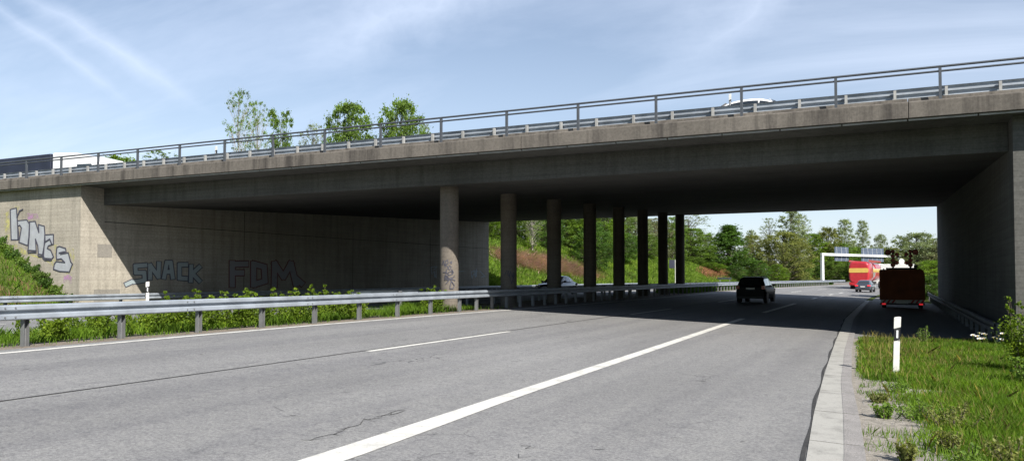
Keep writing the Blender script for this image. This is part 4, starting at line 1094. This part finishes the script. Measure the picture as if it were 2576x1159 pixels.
def plant(name, seed, n, hgt, rad, leaf, mat, label, loc, group, spikes=0, cat='plant'):
    t = empty(name, loc, 0, label=label, cat=cat, group=group)
    rng = np.random.RandomState(seed)
    ns = max(5, spikes or 9); cs = []; tb = MB()
    for k in range(ns):
        a = rng.rand()*6.28; r = rad*rng.rand()**.6; top = np.array([math.cos(a)*r, math.sin(a)*r, hgt*(.6+.4*rng.rand())])
        tb.tube([(top[0]*.3, top[1]*.3, -.05), (top[0]*.7, top[1]*.7, top[2]*.5), tuple(top)], [.008, .006, .003], 4, cap=False)
        for f in np.linspace(.12, 1, 7): cs.append([top[0]*(.3+.7*f), top[1]*(.3+.7*f), top[2]*f])
    cs = np.array(cs)
    tb.build('stems', M['bark'], t)
    rs = np.where(cs[:, 2] > hgt*.70, .035, rad*.24)
    o = np_mesh('foliage', leaf_cloud(cs, rs, n, leaf, rng), 4, mat, t)
    return t
GM = 'leafy shrubs along the median'
specs = [(470, .95, .75, 'under the guard rail left of the painted F D M letters'), (430, .9, .6, 'reaching above the rail below the painted S letter'), (535, 1.0, .55, 'with lone shoots right of the SNACK letters'), (575, 1.0, .6, 'with pointed shoots below the first letter of FDM'),
         (625, 1.0, .65, 'with paired shoots below the middle of FDM'), (670, .95, .6, 'with one tall shoot below the last letter of FDM'), (725, 1.0, .65, 'with a row of shoots in the dark gap right of FDM'), (770, 1.0, .6, 'denser, in the middle between FDM and the first column'), (825, 1.05, .7, 'with the tallest shoot of the median'),
         (865, .9, .6, 'low and round, halfway between FDM and the first column'), (905, .85, .5, 'small, left of the open grassy gap'), (1072, 1.0, .5, 'just left of the first column'), (1095, .95, .4, 'touching the left side of the first column'), (350, .7, .6, 'low, below the lit abutment corner'), (250, .6, .6, 'low, below the graffiti wing wall'), (120, .6, .6, 'low, at the far left under the rail')]
for i, (px, hh, rad, txt) in enumerate(specs):
    p = onX(px, 740, -14.95); X_ = -15.0-.12*(i % 3)
    p = onX(px, 740, X_)
    plant('median_shrub', 30+i, 3000, hh*.99, rad, .05, M['lf_shrub'], 'green leafy shrub '+txt, (X_, p.y, .5), GM, spikes=7, cat='shrub')
# dark base leaves everywhere in the median
# right verge bush and weeds
rb = plant('roadside_bush', 77, 6500, 1.5, .62, .042, M['lf_shrub'], 'tall leafy bush at the right picture edge before the right abutment', (2.22, 17.2, -.1), 'bushes by the right wall', 26, cat='bush')
plant('roadside_bush', 78, 2600, .55, .55, .05, M['lf_mid'], 'low leafy bush at the right edge in front of the tall one', (2.15, 15.4, -.1), 'bushes by the right wall', 16, cat='bush')
GW = 'weeds on the right verge'
for i, (X_, Y_, hh, rad, lab) in enumerate([(.30, 11.3, .30, .42, 'spreading brownish green weed on the gravel, nearest to the delineator post'), (.62, 10.7, .33, .38, 'weed right of the spreading one, at the grass edge'), (-.13, 11.1, .20, .14, 'small compact weed beside the gutter on bare gravel'),
        (.10, 8.6, .22, .12, 'single upright weed on bare gravel nearest the camera'), (.62, 8.3, .30, .2, 'reddish weed at the lower edge of the picture'), (.50, 9.3, .26, .15, 'slim weed between gravel and grass'), (.0, 13.7, .16, .2, 'flat weed tuft left below the delineator post'), (-.2, 12.4, .14, .16, 'tiny weed tuft by the gutter joint'),
        (.66, 23.6, .55, .22, 'flowering weed standing against the bridge shadow right of the white post'), (1.0, 8.9, .3, .3, 'weed in the grass at lower right')]):
    plant('weed', 100+i, 900, hh, rad, .028, M['lf_olive'] if i % 2 else M['lf_mid'], lab, (X_, Y_, gz(X_, Y_)-.03), GW, spikes=12, cat='weed')
# daisies
GD = 'white flowers at the shadow edge'
first = None; rr = random.Random(6)
for i in range(16):
    px = rr.choice([2435, 2460, 2470, 2480, 2490, 2500, 2510]) + rr.uniform(-12, 12); X_ = None
    py = 845-(px-2435)*.05+rr.uniform(-12, 8)
    r = ray(px, py); z_ = .42+rr.uniform(-.1, .1); tt = (z_-EYE)/r.z; tt = min(max(tt, 17), 21)
    p = O+r*tt; b = gz(p.x, p.y)
    if first is None:
        first = empty('daisy', (0, 0, 0), label='white daisy in the patch before the bridge shadow, left of the tall bush', cat='flower', group=GD)
        MB().tube([(0, 0, 0), (0, 0, .38)], .004, 4).build('stem', M['lf_mid'], first)
        g = MB()
        for k in range(10):
            a = k*.628; g.add([(.008*math.cos(a), .008*math.sin(a), .385), (.045*math.cos(a-.22), .045*math.sin(a-.22), .40), (.052*math.cos(a), .052*math.sin(a), .398), (.045*math.cos(a+.22), .045*math.sin(a+.22), .40)], [(0, 1, 2, 3)])
        g.build('petals', M['petal'], first); MB().tube([(0, 0, .38), (0, 0, .402)], .012, 8).build('flower_head', M['tank_yel'], first)
        o = first
    else: o = copy_tree(first)
    o.location = (p.x, p.y, b); o.scale = (1, 1, max(.5, (p.z-b)/.4)); o.rotation_euler = (.35, rr.uniform(-.3, .3), rr.uniform(0, 6))
# weeds on the left embankment against the wing wall
for i in range(9):
    X_ = -33.3-.62*i
    plant('embankment_plant', 140+i, 900, .5, .45, .07, M['lf_mid'] if i % 2 else M['lf_dark'], 'leafy plant number-less'.replace(' number-less', '')+' on the embankment edge '+['at the wall corner by the guard rail', 'below the pink patch', 'below the painted S', 'between painted S and E', 'below the painted E', 'below the painted N', 'below the painted K', 'left below the painted K', 'at the left picture edge'][i], (X_, 22.85, gz(X_, 22.85)-.05), 'plants growing along the wing wall', 8)
# reddish weeds, brush pile
def on_slope(px, py):
    """march along the view ray to the terrain"""
    r = ray(px, py); t = 60.
    while t < 260:
        p = O+r*t
        if p.z < gz(p.x, p.y): return p
        t += .4
    return O+r*200
rng = np.random.RandomState(21)
pts = [on_slope(rng.uniform(1768, 1836), rng.uniform(681, 697)) for _ in range(700)]
pts = np.array([(p.x, p.y, gz(p.x, p.y)) for p in pts])
pts = np.repeat(pts, 5, 0)+rng.normal(size=(3500, 3))*np.array([.5, .8, 0])
blades('reddish_weeds', pts[:, 0], pts[:, 1], ground(pts[:, 0], pts[:, 1])-.05, .4+.4*rng.rand(len(pts)), .12, M['weed_red'], 'patch of rust-red weeds in the meadow beyond the bridge', 'weeds')
poly = [(1236, 632), (1300, 640), (1376, 648), (1430, 662), (1480, 684), (1520, 700), (1480, 704), (1420, 694), (1376, 690), (1310, 676), (1240, 655)]
def inpoly(x, y):
    c = False; n = len(poly)
    for i in range(n):
        x1, y1 = poly[i]; x2, y2 = poly[(i+1) % n]
        if (y1 > y) != (y2 > y) and x < (x2-x1)*(y-y1)/(y2-y1)+x1: c = not c
    return c
tw_q = []
for _ in range(2600):
    px, py = rng.uniform(1236, 1520), rng.uniform(632, 704)
    if not inpoly(px, py): continue
    p = on_slope(px, py)
    for _k in range(12):
        a = rng.normal()*.5-.35; L0 = rng.uniform(.5, 1.5); q = np.array([p.x+rng.normal()*.4, p.y+rng.normal()*.6, 0.]); q[2] = gz(q[0], q[1])+rng.uniform(.02, .4)
        d = np.array([math.cos(a)*.55, math.sin(a+.5)*1.0, rng.normal()*.25-.05]); d /= np.linalg.norm(d)
        s = np.cross(d, [0, .3, 1]); s = s/np.linalg.norm(s)*.016
        tw_q += [q-s, q+s, q+d*L0+s*.4, q+d*L0-s*.4]
o = np_mesh('brush_pile', np.array(tw_q), 4, M['twig']); tag(o, 'heap of dry brown cut twigs on the slope beyond the bridge', 'brush', kind='stuff')

hm = bpy.data.materials.new('haze'); hm.use_nodes = True; HN = hm.node_tree.nodes; HL = hm.node_tree.links
HN.remove(HN['Principled BSDF']); pv = HN.new('ShaderNodeVolumePrincipled'); pv.inputs['Color'].default_value = (.80, .88, 1, 1); pv.inputs['Density'].default_value = HAZE
pv.inputs['Anisotropy'].default_value = .2
HL.new(pv.outputs[0], HN['Material Output'].inputs['Volume'])
if HAZE > 0:
    tag(MB().box(-1000, 1000, -400, 1700, -3, 60).build('haze', hm), 'thin pale air over the whole landscape', 'haze', kind='stuff')
# ------------------------------------------------------------------ light, sky, camera
SUN = Vector((1.0, -.74, 1.)).normalized()
elev = math.asin(SUN.z); azim = math.atan2(SUN.x, SUN.y)
sd = bpy.data.lights.new('sun', 'SUN'); sd.energy = 5.0; sd.angle = R(.53); sd.color = (1, .95, .87)
so = bpy.data.objects.new('sun', sd); COL.objects.link(so); so.rotation_euler = SUN.to_track_quat('Z', 'Y').to_euler(); so.location = (20, -20, 30)
w = bpy.data.worlds.new('World'); scene.world = w; w.use_nodes = True
N, L = w.node_tree.nodes, w.node_tree.links
bgn = N['Background']
sky = N.new('ShaderNodeTexSky'); sky.sky_type = 'NISHITA'; sky.sun_disc = False; sky.sun_elevation = elev; sky.sun_rotation = azim
sky.altitude = 100; sky.air_density = 1.; sky.dust_density = .7; sky.ozone_density = 1.6
tc = N.new('ShaderNodeTexCoord'); D = tc.outputs['Generated']
sx = N.new('ShaderNodeSeparateXYZ'); L.new(D, sx.inputs[0])
def mth(op, a, b=None, c=None, clamp=False):
    m = node(N, 'ShaderNodeMath', operation=op, use_clamp=clamp)
    for i, v in enumerate((a, b, c)):
        if v is None: continue
        if isinstance(v, (int, float)): m.inputs[i].default_value = v
        else: L.new(v, m.inputs[i])
    return m.outputs[0]
zz = mth('ADD', mth('MAXIMUM', sx.outputs['Z'], 0.), .18)
cv = N.new('ShaderNodeCombineXYZ'); L.new(mth('DIVIDE', sx.outputs['X'], zz), cv.inputs[0]); L.new(mth('DIVIDE', sx.outputs['Y'], zz), cv.inputs[1])
mp = N.new('ShaderNodeMapping'); L.new(cv.outputs[0], mp.inputs['Vector']); mp.inputs['Rotation'].default_value = (0, 0, R(-50)); mp.inputs['Scale'].default_value = (.42, 1.5, 1)
c_a = noise(N, L, mp.outputs[0], 1.1, 8, .62, .5)
mp2 = N.new('ShaderNodeMapping'); L.new(cv.outputs[0], mp2.inputs['Vector']); mp2.inputs['Scale'].default_value = (.5, .5, 1); mp2.inputs['Location'].default_value = (3.1, 1.7, 0)
c_b = noise(N, L, mp2.outputs[0], .9, 4, .5)
cl = mth('MULTIPLY', ramp(N, L, c_a, [(.36, (0, 0, 0)), (.70, (1, 1, 1))]), ramp(N, L, c_b, [(.3, (.25, .25, .25)), (.62, (1, 1, 1))]))
def contrail(p1, p2, width, amt, fade0, fade1):
    a, b = ray(*p1).normalized(), ray(*p2).normalized(); nrm = a.cross(b).normalized(); t = (b-a).normalized()
    dp = node(N, 'ShaderNodeVectorMath', operation='DOT_PRODUCT'); L.new(D, dp.inputs[0]); dp.inputs[1].default_value = nrm
    wob = mth('MULTIPLY', mth('SUBTRACT', noise(N, L, D, 14, 5, .6), .5), width*1.6)
    d = mth('ABSOLUTE', mth('ADD', dp.outputs['Value'], wob))
    band_ = mth('SUBTRACT', 1., mth('DIVIDE', d, width), clamp=True)
    dt = node(N, 'ShaderNodeVectorMath', operation='DOT_PRODUCT'); L.new(D, dt.inputs[0]); dt.inputs[1].default_value = t
    lo_, hi_ = a.dot(t), b.dot(t)
    mr = N.new('ShaderNodeMapRange'); L.new(dt.outputs['Value'], mr.inputs[0]); mr.inputs[1].default_value = lo_+(hi_-lo_)*fade0; mr.inputs[2].default_value = lo_+(hi_-lo_)*fade1; mr.inputs[3].default_value = 1; mr.inputs[4].default_value = 0
    mr2 = N.new('ShaderNodeMapRange'); L.new(dt.outputs['Value'], mr2.inputs[0]); mr2.inputs[1].default_value = lo_-.35; mr2.inputs[2].default_value = lo_-.15
    return mth('MULTIPLY', mth('MULTIPLY', mth('MULTIPLY', mth('POWER', band_, 1.3), mr.outputs[0]), mr2.outputs[0]), amt)
t1 = contrail((90, 0), (470, 250), .017, .22, .55, 1.25)
t2 = contrail((0, 22), (330, 262), .010, .17, .6, 1.1)
t3 = contrail((1880, 20), (1640, 190), .05, .2, .3, 1.2)
t4 = contrail((1040, 10), (790, 130), .05, .26, .4, 1.2)
tot = mth('ADD', mth('ADD', t1, t2), mth('ADD', t3, t4))
fac = mth('ADD', mth('ADD', .16, mth('MULTIPLY', cl, .50)), tot, clamp=True)
horiz = N.new('ShaderNodeMapRange'); L.new(sx.outputs['Z'], horiz.inputs[0]); horiz.inputs[1].default_value = .0; horiz.inputs[2].default_value = .5; horiz.inputs[3].default_value = .45; horiz.inputs[4].default_value = 0.
fac = mth('MAXIMUM', fac, horiz.outputs[0])
nf = N.new('ShaderNodeMapRange'); L.new(sx.outputs['Y'], nf.inputs[0]); nf.inputs[1].default_value = -.35; nf.inputs[2].default_value = .15; nf.inputs[3].default_value = .0; nf.inputs[4].default_value = 1.  # clouds faded out in the unseen rear sky to cut ambient on shaded walls
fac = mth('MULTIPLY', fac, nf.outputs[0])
cloudc = mix(N, L, 0., (8.6, 9.6, 11.6), (1, 1, 1))
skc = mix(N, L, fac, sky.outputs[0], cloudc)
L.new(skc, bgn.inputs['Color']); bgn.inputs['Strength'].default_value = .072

cam = bpy.data.cameras.new('camera'); co = bpy.data.objects.new('camera', cam); COL.objects.link(co); scene.camera = co
cam.sensor_width = 36; cam.lens = FPX/2576*36; cam.clip_end = 4000; cam.clip_start = .1
co.location = (0, 0, EYE); co.rotation_euler = (R(90)+PITCH, 0, YAW)
cam.shift_y = (CYP-1159/2)/2576
scene.view_settings.view_transform = 'Standard'; scene.view_settings.look = 'None'; scene.view_settings.gamma = 1; scene.view_settings.exposure = .72
cy_ = scene.cycles
cy_.max_bounces = 6; cy_.diffuse_bounces = 1; cy_.glossy_bounces = 3; cy_.transparent_max_bounces = 12
cy_.use_denoising = True
scene.render.film_transparent = False
